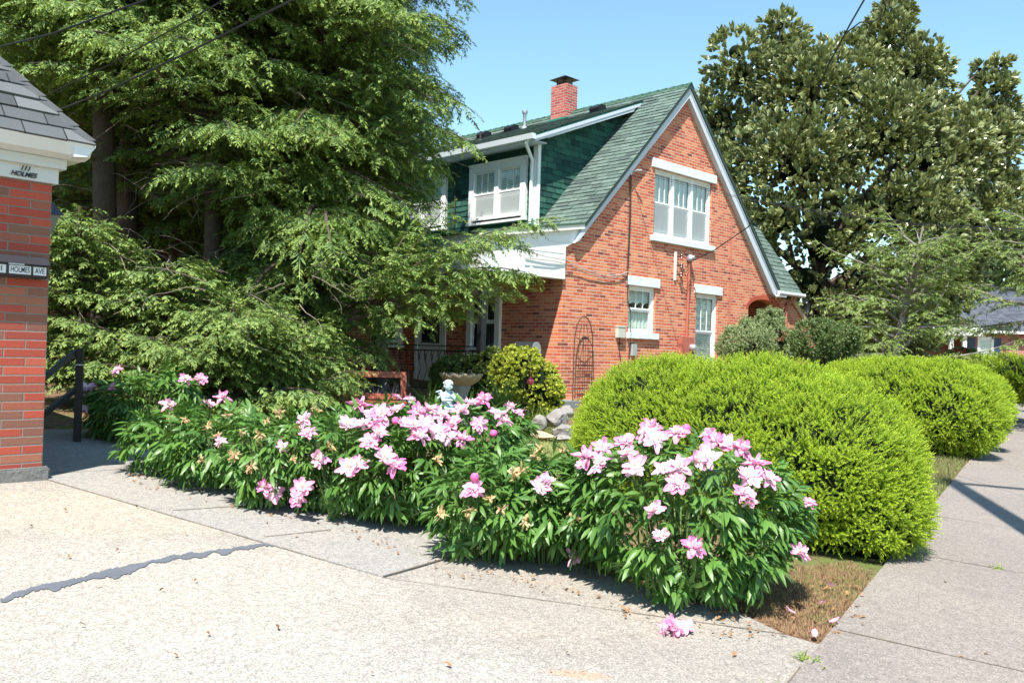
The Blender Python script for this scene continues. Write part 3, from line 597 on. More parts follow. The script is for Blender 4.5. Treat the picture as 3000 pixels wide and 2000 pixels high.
# trellis
tr=MB()
tx0,tx1,ty,zt=.14,.70,-.13,1.33
for x in (tx0,tx1): tr.tube([(x,ty,-.1),(x,ty,zt-.25)],.011,6)
arc=[(tx0+.28-.28*math.cos(t),ty,zt-.25+.66*math.sin(t)**.8*1.02) for t in np.linspace(0,math.pi/2,8)]+[(tx1-.28+.28*math.cos(t),ty,zt-.25+.66*math.sin(t)**.8*1.02) for t in np.linspace(math.pi/2,0,8)[1:]]
tr.tube(arc,.011,6)
for x in np.linspace(tx0,tx1,5)[1:-1]: tr.tube([(x,ty,-.05),(x,ty,zt),(x+(0.42-x)*.5,ty,zt+.28)],.006,5)
for z in np.arange(.15,1.2,.115): tr.tube([(tx0,ty,z),(tx1,ty,z)],.005,5)
tr.tube([(tx0+.05,ty,zt),(.42,ty,zt-.1),(.62,ty,zt+.05)],.006,5)
onwall('arched_trellis',tr,M['ironrust'],'tall rusty iron trellis with a pointed arch top leaning by the brick wall','trellis')
# plinth stones at the house corner
onwall('foundation_stones',MB().box(-.16,-.10,-.35,.35,-.001,.10).box(.36,-.09,-.35,.9,-.001,.08),M['sandrock'],'tan foundation stones at the foot of the gable wall beside the trellis','stones')

# ---------------------------------------------------------------- garage on the left
gar=empty('brick_garage',GO,YG,'corner of a red brick garage with white eaves and grey shingle roof','garage')
MB().box(-6,0,.10,0,4.5,2.32).build('wall',M['gbrick'],gar)
MB().box(-6.02,-.045,-.5,.045,4.54,.10).build('foundation',plain('grey_crumbling_footing',(.19,.19,.18),.95,.1,0,.3,12,1.,25),gar,bevel=.015)
b=MB(); b.box(-6.3,-.03,2.31,.035,4.55,2.425); b.box(-6.3,-.075,2.425,.075,4.6,2.50); b.build('frieze_board',plain('white_frieze_paint',(.62,.63,.62),.5,.3,0,.06,4),gar)
b=MB(); b.prism([(-.10,2.505),(-.20,2.525),(-.25,2.60),(-.262,2.62),(-.25,2.626),(-.10,2.61)],-6.5,.20,'x'); b.box(-6.5,-.1,2.503,.18,.3,2.53); b.build('gutter',plain('white_gutter_enamel',(.74,.75,.75),.35,.5,0,.04,4),gar)
ga=math.atan(1.2); rzt=2.60+1.2*2.49
hv=[(-6.5,-.235,2.60),(.19,-.235,2.60),(.19,4.745,2.60),(-6.5,4.745,2.60),(-6.5,2.255,rzt),(-2.3,2.255,rzt)]
MB().add(hv,[(0,1,5,4),(1,2,5),(2,3,4,5),(0,4,3),(0,3,2,1)]).build('roof',plain('grey_roof_body',(.07,.075,.08),.95,.1,0,.2,20),gar)
shingles('roof_shingles',(0,-.262,2.615),(1,0,0),(0,math.cos(ga),math.sin(ga)),(0,-math.sin(ga),math.cos(ga)),3.85,.142,lambda s:-6.6,lambda s:.215-s*math.cos(ga),M['groof'],gar,.34,.015,.004)
b=MB()
for k in range(26):
    s0=k*.145; q0=np.array([.21-s0*.64*1.,-.255+s0*.64,2.625+s0*.77]); q1=q0+np.array([-.1,.1,.12])*1.5
    b.add([q0+[-.09,-.0,.01],q0+[0.01,.0,.035],q0+[.0,.09,.01],q1+[-.09,-.0,-.005],q1+[0,.0,.015],q1+[.0,.09,-.005]],[(0,1,4,3),(1,2,5,4),(0,2,1)])
b.build('hip_cap',plain('grey_hip_cap',(.085,.09,.095),.95,.1,0,.3,12),gar)
b=MB(); b.prism([(.06,2.505),(.16,2.52),(.22,2.60),(.225,2.626),(.06,2.61)],-.245,4.9,'y'); b.build('gutter',bpy.data.materials['white_gutter_enamel'],gar)
def text(s,size,loc,parent,mat,shear=0,ext=.004,align='CENTER',name='lettering'):
    c=bpy.data.curves.new(name,'FONT'); c.body=s; c.size=size; c.extrude=ext; c.shear=shear; c.align_x=align; c.align_y='CENTER'; c.offset=.0006
    t=bpy.data.objects.new('t',c); me=bpy.data.meshes.new_from_object(t); bpy.data.objects.remove(t); o=link(name,me,mat,parent); o.location=loc; o.rotation_euler=(rad(90),0,0); o.scale=(.92,1,1); return o
text('111',.052,(-.212,-.036,2.392),gar,M['blackmetal'],.35); text('HOLMES',.052,(-.222,-.036,2.345),gar,M['blackmetal'],.35)
wmb=empty('wall_mailbox',GO,YG,'black wall mailbox with white house address labels on the garage brick','mailbox')
b=MB(); b.prism([(-.001,1.56),(-.085,1.56),(-.10,1.60),(-.10,1.655),(-.12,1.665),(-.04,1.715),(-.001,1.72)],-.62,-.045,'x'); b.build('box',plain('black_enamel',(.012,.013,.017),.3,.5,0,.2,6),wmb,bevel=.003)
MB().prism([(-.105,1.652),(-.128,1.66),(-.045,1.722),(-.001,1.726),(-.001,1.716),(-.042,1.712)],-.63,-.035,'x').build('lid',plain('grey_black_enamel',(.03,.03,.037),.35,.5,0,.2,6),wmb)
MB().box(-.33,-.118,1.648,-.22,-.104,1.657).build('handle',M['galv'],wmb)
b=MB(); 
for a,c in ((-.46,-.342),(-.320,-.168),(-.150,-.058)): b.box(a,-.1035,1.580,c,-.1003,1.642)
b.build('label',plain('white_label',(.7,.7,.72),.5,.3),wmb)
text('111',.055,(-.398,-.104,1.611),wmb,M['blackmetal'],0,.0005); 
o=text('HOLMES',.058,(-.244,-.104,1.611),wmb,M['blackmetal'],0,.0005); o.scale=(.62,1,1); o=text('AVE',.058,(-.104,-.104,1.611),wmb,M['blackmetal'],0,.0005); o.scale=(.68,1,1)
lan=empty('wall_lantern',GO,YG,'blue grey wall lantern sticking out behind the garage corner','lantern')
b=MB(); b.add([(.0,.16,2.10),(.16,.16,2.10),(.16,.34,2.10),(.0,.34,2.10),(.02,.22,2.20),(.09,.22,2.20),(.09,.28,2.20),(.02,.28,2.20)],[(0,1,5,4),(1,2,6,5),(2,3,7,6),(3,0,4,7),(4,5,6,7),(0,3,2,1)]); b.build('lantern_roof',plain('blue_grey_metal',(.05,.07,.11),.5,.4),lan)
b=MB(); b.add([(.0,.18,2.098),(.135,.18,2.098),(.135,.32,2.098),(.0,.32,2.098),(.02,.21,1.94),(.09,.21,1.94),(.09,.29,1.94),(.02,.29,1.94)],[(0,1,5,4),(1,2,6,5),(2,3,7,6),(3,0,4,7),(4,5,6,7)]); b.build('lantern_glass',plain('frosted_lantern_glass',(.20,.22,.17),.3,.4),lan)
# hand rail on steps beside the garage
hr=empty('black_handrail',at(228,1225,8.6),rad(20),'black iron handrail and square post beside the garage walkway','handrail')
q0=np.array(at(228,1225,8.6))
def hl(p): d=np.array(p)-q0; c,s_=math.cos(rad(20)),math.sin(rad(20)); return (d[0]*c+d[1]*s_,-d[0]*s_+d[1]*c,d[2])
top=hl(at(231,1020,8.6)); MB().box(-.033,-.033,-.3,.033,.033,top[2]).build('post',M['blackmetal'],hr,bevel=.004)
MB().box(-.036,-.036,top[2]-.165,.036,.036,top[2]-.155).build('band',M['galv'],hr)
for (ya,yb) in ((1030,1130),(1140,1235)):
    MB().beam(hl(at(222,ya,8.6)),hl(at(100,yb,8.2)),.045,.045).build('rail',M['blackmetal'],hr)
#PART3

# ================================================================ foliage
def quadleaf(L,Wd,fold=.25,bend=.2,seg=3):
    """a leaf along +X, width along Y, folded on its midrib; 2 quads per segment"""
    prof=[0,.75,1,.72,0] if seg==4 else ([0,.85,.9,0] if seg==3 else [0,1,0]); V=[];F=[]
    for i,p in enumerate(prof):
        x=L*i/(len(prof)-1); z=-bend*L*(i/(len(prof)-1))**2; h=Wd/2*p
        V+= [(x,-max(h,.0005),z+fold*h),(x,0,z),(x,max(h,.0005),z+fold*h)]
    for i in range(len(prof)-1):
        a=3*i; F+=[(a,a+3,a+4,a+1),(a+1,a+4,a+5,a+2)]
    return np.array(V),np.array(F)
def combine(parts):
    Vs=[];Fs=[];Ts=[];b=0
    for V,F,t in parts:
        Vs.append(V);Fs.append(F+b);Ts.append(np.full(len(V),t) if np.ndim(t)==0 else t);b+=len(V)
    return np.concatenate(Vs),np.concatenate(Fs),np.concatenate(Ts)
def rotm(ax,a):
    return np.array(Matrix.Rotation(a,3,ax))
# flat hemlock frond: side twiglets as narrow quads
def frond(L=.34,n=14,tw=.10,wd=.015,droop=.25,seed=0,drop=.12):
    r=random.Random(seed); parts=[]; curve=r.uniform(-.25,.25)
    for i in range(n):
        f=(i+.5)/n; x=f*L; yc=curve*L*f*f
        for sgn in (-1,1):
            if r.random()<drop: continue
            l=tw*(1-.7*f**1.3)*r.uniform(.55,1.35); a=rad(50+r.uniform(-20,20))*sgn
            w_=wd*r.uniform(.7,1.4); z0=-droop*L*f*f+r.uniform(-.01,.01)
            d=np.array([math.cos(a),math.sin(a),0]); s=np.array([-d[1],d[0],r.uniform(-.5,.5)]); c0=np.array([x,yc,z0])
            dz=-.3*l+r.uniform(-.03,.02)
            V=np.array([c0-s*w_*.25,c0+d*l*.55-s*w_*.6+[0,0,dz*.4],c0+d*l+[0,0,dz],c0+d*l*.5+s*w_*.6+[0,0,dz*.4]])
            parts.append((V,np.array([[0,1,2,3]]),np.array([.0,.1+.45*f,.45+.55*f,.1+.45*f])))
    V=np.array([(0,-.004,0),(L*.95,curve*L*.9-.006,-droop*L*.9),(L*1.12,curve*L*1.2,-droop*L*1.2),(L*.95,curve*L*.9+.006,-droop*L*.9)]); parts.append((V,np.array([[0,1,2,3]]),np.array([0,.6,1,.6])))
    return combine(parts)
FR=[frond(L=.30,seed=i,tw=.095,wd=.0165,drop=.1+.05*i) for i in range(6)]
FRs=[frond(L=.23,n=10,tw=.08,wd=.016,seed=10+i) for i in range(4)]
M['hemlock']=leaf('hemlock_needles',(.014,.046,.026),(.065,.15,.045),(.42,.55,.10),.9,.55,.3,.18,(.4,.5,.08))
M['hemlock2']=leaf('young_hemlock_needles',(.03,.08,.032),(.11,.21,.06),(.40,.50,.11),.9,.6,.3,.18,(.4,.5,.1))
def add_limb(TB,T,X,Hn,S,p0,d0,L,rnd,droop=.35,bs=.26,fl=1.,tb_r=.03,bare=.22,side=.42,wild=0):
    """a limb with flat side branchlets; appends frond placements"""
    k=9; pts=[]; p=np.array(p0,float); d=nrm(np.array(d0,float))
    for i in range(k+1):
        pts.append(p.copy()); f=i/k; d=nrm(d+np.array([0,0,-droop*(.12+.25*f)])+rnd.normal(0,.05+wild,3)); p=p+d*L/k
    TB.tube(pts,[tb_r*(1-i/(k+1.)) +.003 for i in range(k+1)],5,cap=False)
    pts=np.array(pts); s=bare*L
    while s<L:
        f=s/L; q=f*k; i=min(int(q),k-1); c=pts[i]+(pts[i+1]-pts[i])*(q-i); tdir=nrm(pts[i+1]-pts[i])
        lat=nrm(np.cross(tdir,[0,0,1])); 
        for sg in (-1,1):
            bl=(side*(L-s)+.16)*rnd.uniform(.6,1.2); bd=nrm(tdir*.75+lat*sg*.8+np.array([0,0,-.10+rnd.normal(0,.12)]))
            if bl>.7 and rnd.random()<.6: TB.tube([c,c+bd*bl*.7+np.array([0,0,-.1*bl])],[tb_r*.25,.003],3,cap=False)
            t=.04
            while t<bl:
                g=t/bl; pc=c+bd*t+np.array([0,0,-.22*bl*g*g]); bdt=nrm(bd+np.array([0,0,-.4*g])); bl2=nrm(np.cross(bdt,[0,0,1]))
                for s2 in (-1,1):
                    fd=nrm(bdt*.7+bl2*s2*.7+np.array([0,0,-.12])+rnd.normal(0,.24,3))
                    T.append(pc);X.append(fd);Hn.append(np.array([0,0,1.])+rnd.normal(0,.5,3));S.append(fl*rnd.uniform(.5,1.25)*(1-.3*g))
                t+=.145
            T.append(c+bd*bl);X.append(nrm(bd+np.array([0,0,-.35])));Hn.append(np.array([0,0,1.])+rnd.normal(0,.2,3));S.append(fl*rnd.uniform(.8,1.2))
        s+=bs
    T.append(pts[-1]);X.append(nrm(pts[-1]-pts[-2]));Hn.append(np.array([0,0,1.]));S.append(fl*1.2)
def conifer(name,label,group,base,Ht,R,z0,seed,nl=90,mat='hemlock',droop=.35,fl=1.,units=FR,trunk=.16,extra=(),prof=.75,lean=(0,0),bs=.26,azf=None,rise=.12,wild=0,barkm='bark',cap=None,eside=.3):
    rnd=np.random.default_rng(seed); base=np.array(base,float)
    t=empty(name,base,0,label,'tree',group)
    TB=MB(); T,X,Hn,S=[],[],[],[]
    tp=lambda z:np.array([lean[0]*z/Ht+.05*math.sin(z*.9+seed),lean[1]*z/Ht+.05*math.cos(z*.7+seed),z])
    TB.tube([tp(z) for z in np.linspace(-.4,Ht,14)],[trunk*(1-.9*i/13)+.01 for i in range(14)],9)
    for i in range(nl):
        f=(i+rnd.random())/nl; z=z0+(Ht-.3-z0)*f; az=i*2.39996+rnd.normal(0,.3)
        if azf and not azf(az,z): continue
        L=R*max(.1,(1-f)**prof)*rnd.uniform(.5,1.2)+.25
        if cap: L=min(L,cap(az%(2*math.pi),z)*rnd.uniform(.8,1.1))
        add_limb(TB,T,X,Hn,S,tp(z),(math.cos(az),math.sin(az),rise+.5*f+rnd.uniform(-.25,.4)),L,rnd,droop,bs,fl,.012+.012*L,wild=wild)
    for (p0,d0,L) in extra: add_limb(TB,T,X,Hn,S,np.array(p0)-base,d0,L,rnd,droop*.45,.2,fl*.9,.03,bare=.15,side=eside)
    TB.build('trunk',M[barkm],t,smooth=True)
    T,X,Hn,S=map(np.array,(T,X,Hn,S)); Rm=basis(X,Hn); rr=rnd.random(len(T)); idx=np.arange(len(T))%len(units); Vs=[];Fs=[];As=[];b=0
    for k,U in enumerate(units):
        q=idx==k; V,F,A=arrays(U,T[q],Rm[q],S[q],rr[q]); Vs.append(V);Fs.append(F+b);As.append(A);b+=len(V)
    bigmesh('crown',np.concatenate(Vs),np.concatenate(Fs),np.concatenate(As),M[mat],t)
    return t
def gpt(Dx,depth):
    p=Dat(Dx,900,depth); return np.array([p[0],p[1],gz(p[0],p[1])])
G_H='hemlock trees in front of the cottage'
def cap1(az,z):
    if az>math.pi: az=2*math.pi-az
    if az<1.15: return {0:.5,1:.9,2:1.1,3:1.8,4:2.3,5:2.85,6:2.75,7:2.2,8:1.7}.get(int(z),1.5)
    return 9
conifer('hemlock_tree','tall dark hemlock nearest the dormer, one long branch drooping over the white porch panel',G_H,gpt(735,13.6),11.5,3.1,2.2,11,nl=170,cap=cap1,
    eside=.40,extra=[(tuple(Dat(a,b_,13.2-.2*k)),tuple(nrm(Dat(c_,d_,11.6+.1*k)-Dat(a,b_,13.2-.2*k))),L_) for k,(a,b_,c_,d_,L_) in enumerate(((760,735,1250,270,3.6),(760,730,1230,400,3.2),(790,730,1190,500,2.9),(800,735,1170,640,2.5),(860,700,1020,480,1.7),(880,700,1090,590,1.8),(850,690,930,560,1.1)))])
conifer('hemlock_tree','broad bright tipped hemlock in the middle of the row behind the flower bed',G_H,gpt(470,13.0),11.,3.2,3.2,12,nl=150)
conifer('hemlock_tree','hemlock with bare dark trunk standing behind the garage eave',G_H,gpt(225,12.6),11.,2.8,4.6,13,nl=105,trunk=.2)
conifer('hemlock_tree','second bare trunked hemlock between the garage and the broad bright one',G_H,gpt(285,13.8),11.5,2.6,4.7,14,nl=105,trunk=.2)
conifer('hemlock_tree','dark hemlock far behind, closing the gap above the wing roof',G_H,gpt(870,16.3),10.5,2.2,2.2,15,nl=120,cap=lambda a,z:9 if 1.2<a<5.08 else (1.0 if z<6 else 1.5))
conifer('hemlock_tree','tall thin hemlock behind the garage roof slope',G_H,gpt(60,15),12.5,3.2,2.6,16,nl=110)
# low young hemlocks
G_L='low young hemlocks under the tall trees'
def low(label,dx,depth,Ht,R,seed,nl=50,**k): conifer('young_hemlock',label,G_L,gpt(dx,depth),Ht,R,.15,seed,nl=nl,mat='hemlock2',units=FRs,trunk=.05,prof=.6,bs=.2,rise=.6,droop=.3,**k)
low('pale bushy young hemlock behind the black handrail',180,10.9,2.5,.95,21,75,cap=lambda a,z:.45 if (3.9<a<5.6 and z<1.6) else 9)
low('low spreading young hemlock left of the wooden bench, densest in the middle',540,10.6,1.5,1.15,22,75)
low('young hemlock between the handrail bush and the spreading one',380,10.9,2.0,1.1,23,75,cap=lambda a,z:.6 if (3.9<a<5.6 and z<1.2) else 9)
low('young hemlock whose tips touch the wooden bench',665,11.2,1.4,.85,24,60)
conifer('hemlock_tree','slender shaded hemlock with grey green sprays in front of the dark porch corner',G_H,gpt(650,12.9),4.2,1.15,.6,25,nl=80,trunk=.07,prof=.5)
conifer('hemlock_tree','very dark hemlock filling the gap between the middle tree and the wing wall',G_H,gpt(590,15.2),9.,2.4,.8,26,nl=130)
conifer('hemlock_tree','dark hemlock filling the gap behind the two bare trunks',G_H,gpt(330,16.5),10.,2.8,2.4,27,nl=120)

# dark broadleaf trees beyond -------------------------------------------------
def sample_blobs(blobs,n,rnd,amp=.08,zmin=None,inner=.93,shell=(0.,.0)):
    """points and normals on the outer surface of a union of ellipsoids"""
    C_=np.array([b[0] for b in blobs],float); Rr=np.array([b[1] for b in blobs],float); ar=(Rr[:,0]*Rr[:,1]+Rr[:,1]*Rr[:,2]+Rr[:,0]*Rr[:,2]); k=rnd.choice(len(blobs),int(n),p=ar/ar.sum())
    d=nrm(rnd.normal(0,1,(int(n),3))); ph=rnd.uniform(0,6,3)
    q=C_[k]+d*Rr[k]; nz=np.sin(q[:,0]*5.1+ph[0])*np.sin(q[:,1]*4.3+ph[1])*np.sin(q[:,2]*4.7+ph[2])+.5*np.sin(q[:,0]*11+ph[1])*np.sin(q[:,1]*12+ph[0])*np.sin(q[:,2]*13)
    sc=1+amp*nz-rnd.random(int(n))*shell[1]; P=C_[k]+d*Rr[k]*sc[:,None]; N=nrm(d/Rr[k]); ok=np.ones(int(n),bool)
    for j in range(len(blobs)):
        s_=(((P-C_[j])/Rr[j])**2).sum(1); ok&=(s_>inner**2)|(k==j)
    if zmin is not None: ok&=P[:,2]>zmin(P[:,0],P[:,1]) if callable(zmin) else P[:,2]>zmin
    return P[ok],N[ok]
def hull(name,blobs,mat,parent,sc=.9):
    b=MB()
    for c,r in blobs:
        vs=[];n1,n2=14,9
        for i in range(n2+1):
            for j in range(n1):
                t=math.pi*i/n2; p=2*math.pi*j/n1; k=sc*(1+.06*math.sin(5*p+3*t)); vs.append((c[0]+r[0]*k*math.sin(t)*math.cos(p),c[1]+r[1]*k*math.sin(t)*math.sin(p),c[2]+r[2]*k*math.cos(t)))
        b.add(vs,[(i*n1+j,i*n1+(j+1)%n1,(i+1)*n1+(j+1)%n1,(i+1)*n1+j) for i in range(n2) for j in range(n1)])
    return b.build(name,mat,parent,smooth=True)
M['inner']=plain('dark_inner_hull',(.012,.018,.008),.95,.05,0,.4,8)  # solid hull added inside foliage against see-through; near-black stands in for inner shade
def leafcluster(nl,L,Wd,spread,up,fold=.25,bend=.25,seg=3,seed=0,zs=0):
    """whorl of leaves around +X"""
    r=random.Random(seed); parts=[]
    for i in range(nl):
        V,F=quadleaf(L*r.uniform(.7,1.15),Wd*r.uniform(.8,1.1),fold,bend,seg); a=2*math.pi*i/nl+r.uniform(-.3,.3); e=spread+r.uniform(-.25,.25)
        V=V@rotm('X',r.uniform(-.6,.6)).T@rotm('Y',-e).T@rotm('X',a).T; V=V+np.array([r.uniform(0,zs),0,0]); parts.append((V,F,r.random()*.8))
    return combine(parts)
def broadleaf(name,label,cat,base,blobs,nclus,units,mat,seed,hint=.3,smin=.8,smax=1.2,amp=.1,zmin=None,group=None,hullm='inner',hs=.86,shell=.0,trunk=None,limbs=None,upb=.35,orig=True,barkm='bark',rj=.45,lumpy=0):
    lr=np.random.default_rng(seed+5); bb=list(blobs)
    for i in range(lumpy):
        c,r=blobs[i%len(blobs)]; r=np.array(r); d=lr.normal(0,1,3); d[2]=abs(d[2])*.9; d/=np.linalg.norm(d); bb.append((np.array(c)+d*r*lr.uniform(.75,1.),tuple(r*lr.uniform(.18,.38)*np.array([1,1,1.15]))))
    blobs=bb
    rnd=np.random.default_rng(seed); t=empty(name,base,0,label,cat,group); base=np.array(base,float)
    bl=[(np.array(c)-base,r) for c,r in blobs]
    P,N=sample_blobs(bl,nclus,rnd,amp,zmin,shell=(0,shell)); n=len(P)
    X=nrm(N+np.array([0,0,upb])+rnd.normal(0,rj,(n,3))); Rm=basis(X,rnd.normal(0,1,(n,3))+np.array([0,0,.01])); S=rnd.uniform(smin,smax,n); rr=rnd.random(n); Vs=[];Fs=[];As=[];b=0; idx=np.arange(n)%len(units)
    for k,U in enumerate(units):
        q=idx==k; V,F,A=arrays(U,P[q],Rm[q],S[q],rr[q]); Vs.append(V);Fs.append(F+b);As.append(A);b+=len(V)
    cr=bigmesh('foliage' if cat in('shrub','hedge','plant') else 'crown',np.concatenate(Vs),np.concatenate(Fs),np.concatenate(As),M[mat],t)
    if hullm: hull('inner_hull',[(c,r) for c,r in bl],M[hullm],t,hs)['kind']='stuff'
    if trunk or limbs:
        TB=MB()
        if trunk: TB.tube([np.array([0,0,-.4]),np.array([0.1,0,trunk[0]*.5]),np.array([0,.1,trunk[0]])],[trunk[1],trunk[1]*.8,trunk[1]*.5],9)
        if limbs is None or limbs:
            for c,r in bl:
                a=np.array([0,0,min(c[2]*.5,trunk[0] if trunk else .3)]); m_=(a+c)/2+rnd.normal(0,.15,3)*np.linalg.norm(c)*.2
                TB.tube([a,m_,c],[(trunk[1] if trunk else .03)*.4,(trunk[1] if trunk else .03)*.28,(trunk[1] if trunk else .03)*.1],6)
        TB.build('trunk' if cat=='tree' else 'stem',M[barkm],t,smooth=True)
    return t
LC=[leafcluster(8,.16,.068,rad(25),0,.2,.15,3,seed=i,zs=.05) for i in range(3)]
M['magnolia']=leaf('magnolia_leaves',(.045,.085,.03),(.36,.41,.16),(.50,.42,.20),.30,.25,.9,.12,(.3,.35,.08))
M['backleaf']=leaf('broad_tree_leaves',(.03,.07,.02),(.09,.15,.035),(.15,.22,.05),.5,.6,.3,.2)
# magnolia: lumps traced from its outline, D-pixel x, y, radius px, depth offset
MD=28.0
ml=[(1700,560,150,0),(1660,400,105,0),(1655,280,95,.5),(1700,170,95,0),(1690,120,60,0),(1800,95,62,.3),(1790,60,36,0),(1872,150,40,0),(1850,220,130,-.5),(1960,200,105,0),(1952,125,52,0),(2040,90,70,.4),(2055,30,42,.6),(2098,165,84,.2),(2135,255,78,.5),(2190,300,70,.5),(2020,320,150,-.8),(1830,380,150,-1),(2150,360,130,-.3),(2225,265,42,.6),(2285,205,48,.8),(2300,150,22,.8),(2310,255,40,.8),(2250,160,18,.8),(2265,330,85,.3),(2300,310,40,.7),(2290,440,75,.4),(2230,500,110,0),(2060,500,160,-1),(1900,560,160,-1),(1800,500,130,-1.2),(1850,650,130,-1),(2000,640,130,-.5),(2340,480,45,.2),(2360,560,70,.3),(2150,640,110,.5),(1950,740,110,0),(2080,760,90,.4),(1630,640,60,.5),(1820,740,90,-.5)]
blobs=[]
for x,y,r,dd in ml:
    c=Dat(x,y,MD+dd*1.6); rr=r*1.2755/FPX*MD; blobs.append((c,(rr*.97,rr*1.05,rr*.92)))
mb=gpt(1875,MD)
mag=broadleaf('magnolia_tree','large glossy leaved magnolia rising behind the right side of the cottage','tree',mb,blobs,32000,LC,'magnolia',31,amp=.10,smin=1.0,smax=1.6,hullm='inner',hs=.27,shell=.6,trunk=(5.,.28),limbs=True,upb=.25,rj=.5)
# wispy flat-sprayed small tree on the right
M['spray']=leaf('bright_flat_sprays',(.06,.12,.03),(.16,.24,.06),(.38,.44,.12),.8,.6,.3,.2)
conifer('feathery_tree','airy small tree with pale bare twigs and flat green sprays in front of the magnolia',None,gpt(2030,20.5),4.6,2.5,.5,41,nl=46,mat='spray',droop=.12,fl=1.05,units=FRs,trunk=.10,prof=.35,rise=.25,bs=.30,wild=.06,barkm='gbark',lean=(.8,0))
conifer('feathery_tree','thin airy tree whose sprays hang above the slate roof of the far house',None,gpt(2440,21.0),5.2,3.0,2.6,42,nl=26,mat='spray',droop=.14,fl=1.05,units=FRs,trunk=.09,prof=.3,rise=.28,bs=.32,wild=.07,barkm='gbark',lean=(-.5,0))
# far background trees
LB=[leafcluster(8,.34,.20,rad(40),0,.1,.1,3,seed=50+i,zs=.2) for i in range(3)]
M['fartree']=leaf('distant_tree_leaves',(.05,.09,.04),(.12,.17,.07),(.16,.22,.08),.5,.7,.2,.2)
def bgtree(label,x,depth,z,r,seed,n=2600,k=7,group='background trees'):
    rnd=np.random.default_rng(seed); b0=gpt(x,depth); bl=[(b0+np.array([0,0,z]),(r,r,r*.9))]
    for i in range(k):
        d=rnd.normal(0,1,3); d/=np.linalg.norm(d); d[2]=abs(d[2])*.8-.2; q=rnd.uniform(.4,.65)*r; bl.append((b0+np.array([0,0,z])+d*r*.75,(q,q,q*.85)))
    broadleaf('background_tree',label,'tree',b0,bl,n*r,LB,'fartree',seed,amp=.12,smin=.8*max(1,r/3.5),smax=1.4*max(1,r/3.5),hullm=None,shell=.35,trunk=(z*.8,.22),limbs=True,group=group)
bgtree('hazy tree above the far house, straight over its ridge',2330,75,8.5,6.,51,n=1100)
bgtree('dark tree beside the far house, behind the airy sprays',2020,58,4.4,3.4,52,n=1100)
bgtree('dense broad tree behind the garage roof',40,24,7.0,4.3,53,n=1500)
bgtree('dense broad tree behind the middle hemlock',480,27,8.0,5.2,54,n=1400)
bgtree('dense broad tree behind the tall dark hemlock',640,29,7.0,3.9,55,n=1400)
bgtree('tree crown just peeping over the cottage ridge left of the chimney',1262,60,14.6,1.3,56,n=900,k=5)
# ---------------------------------------------------------------- yew hedges
def yewshoot(n=15,L=.085,nl=.026,nw=.0062,seed=0):
    r=random.Random(seed); parts=[]
    for i in range(n):
        f=(i+.5)/n; a=i*2.4+r.uniform(-.4,.4); e=rad(62-34*f)
        d=np.array([math.cos(e),math.sin(e)*math.cos(a),math.sin(e)*math.sin(a)]); s=nrm(np.cross(d,[1,0,0.01])); l=nl*(1.1-.3*f); p=np.array([L*f,0,0])
        V=np.array([p-s*nw*.5,p+s*nw*.5,p+d*l*.8+s*nw*.35,p+d*l*.8-s*nw*.35]); parts.append((V,np.array([[0,1,2,3]]),.25+.75*f))
    V=np.array([(-.03,-.0025,0),(L,-.0015,0),(L,.0015,0),(-.03,.0025,0)]); parts.append((V,np.array([[0,1,2,3]]),.2))
    return combine(parts)
YS=[yewshoot(seed=i) for i in range(3)]
M['yew']=leaf('yew_needles',(.08,.18,.02),(.20,.35,.03),(.50,.63,.05),.95,.5,.35,.22,(.5,.6,.03))
def hedge(name,label,blobs,n,seed,units=YS,mat='yew',smin=.8,smax=1.3,amp=.05,base=None,hs=.84,clump=True):
    rnd=np.random.default_rng(seed); base=np.array(base if base is not None else blobs[0][0],float).copy(); base[2]=gz(base[0],base[1]); t=empty(name,base,0,label,'hedge','clipped yew mounds along the pavement')
    bl=[(np.array(c)-base,r) for c,r in blobs]; zm=lambda x,y:(GA*(x+base[0])+GB*(y+base[1])-base[2]+.06)
    # clumps: tufts of shoots radiating from a point just inside the surface
    P,N=sample_blobs(bl,n/9,rnd,amp,zm,shell=(0,.13),inner=.86); m=len(P); k=9
    off=rnd.normal(0,.034,(m,k,3)); PP=P[:,None]+off; out=(off*N[:,None]).sum(-1,keepdims=True); PP=PP-N[:,None]*(out*.6+.03)
    X=nrm(N[:,None]*.9+np.array([0,0,.45])+off*13+rnd.normal(0,.25,(m,k,3))).reshape(-1,3); PP=PP.reshape(-1,3); q=PP[:,2]>zm(PP[:,0],PP[:,1])-.03; X=X[q];PP=PP[q]
    rr=np.repeat(rnd.random(m),k)[q]*.7+rnd.random(len(X))*.3
    Rm=basis(X,rnd.normal(0,1,(len(X),3))); S=rnd.uniform(smin,smax,len(X)); Vs=[];Fs=[];As=[];b=0; idx=np.arange(len(X))%len(units)
    for j,U in enumerate(units):
        s_=idx==j; V,F,A=arrays(U,PP[s_],Rm[s_],S[s_],rr[s_]); Vs.append(V);Fs.append(F+b);As.append(A);b+=len(V)
    bigmesh('foliage',np.concatenate(Vs),np.concatenate(Fs),np.concatenate(As),M[mat],t)
    hull('inner_hull',bl,M['inner'],t,hs)['kind']='stuff'
    return t
def wb(x,y,d,rx,ry,rz): # D-pixel centre at depth d
    c=Dat(x,y,d); return (c,(rx,ry,rz))
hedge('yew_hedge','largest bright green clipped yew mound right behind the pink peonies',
  [wb(1560,1010,8.3,1.0,1.0,.80),wb(1740,1030,7.9,1.10,1.1,.84),wb(1860,1070,7.5,.92,1.0,.80),wb(1950,1150,7.25,.66,.7,.60),wb(1430,1020,8.6,.48,.8,.66)],80000,61,smin=.55,smax=.9)
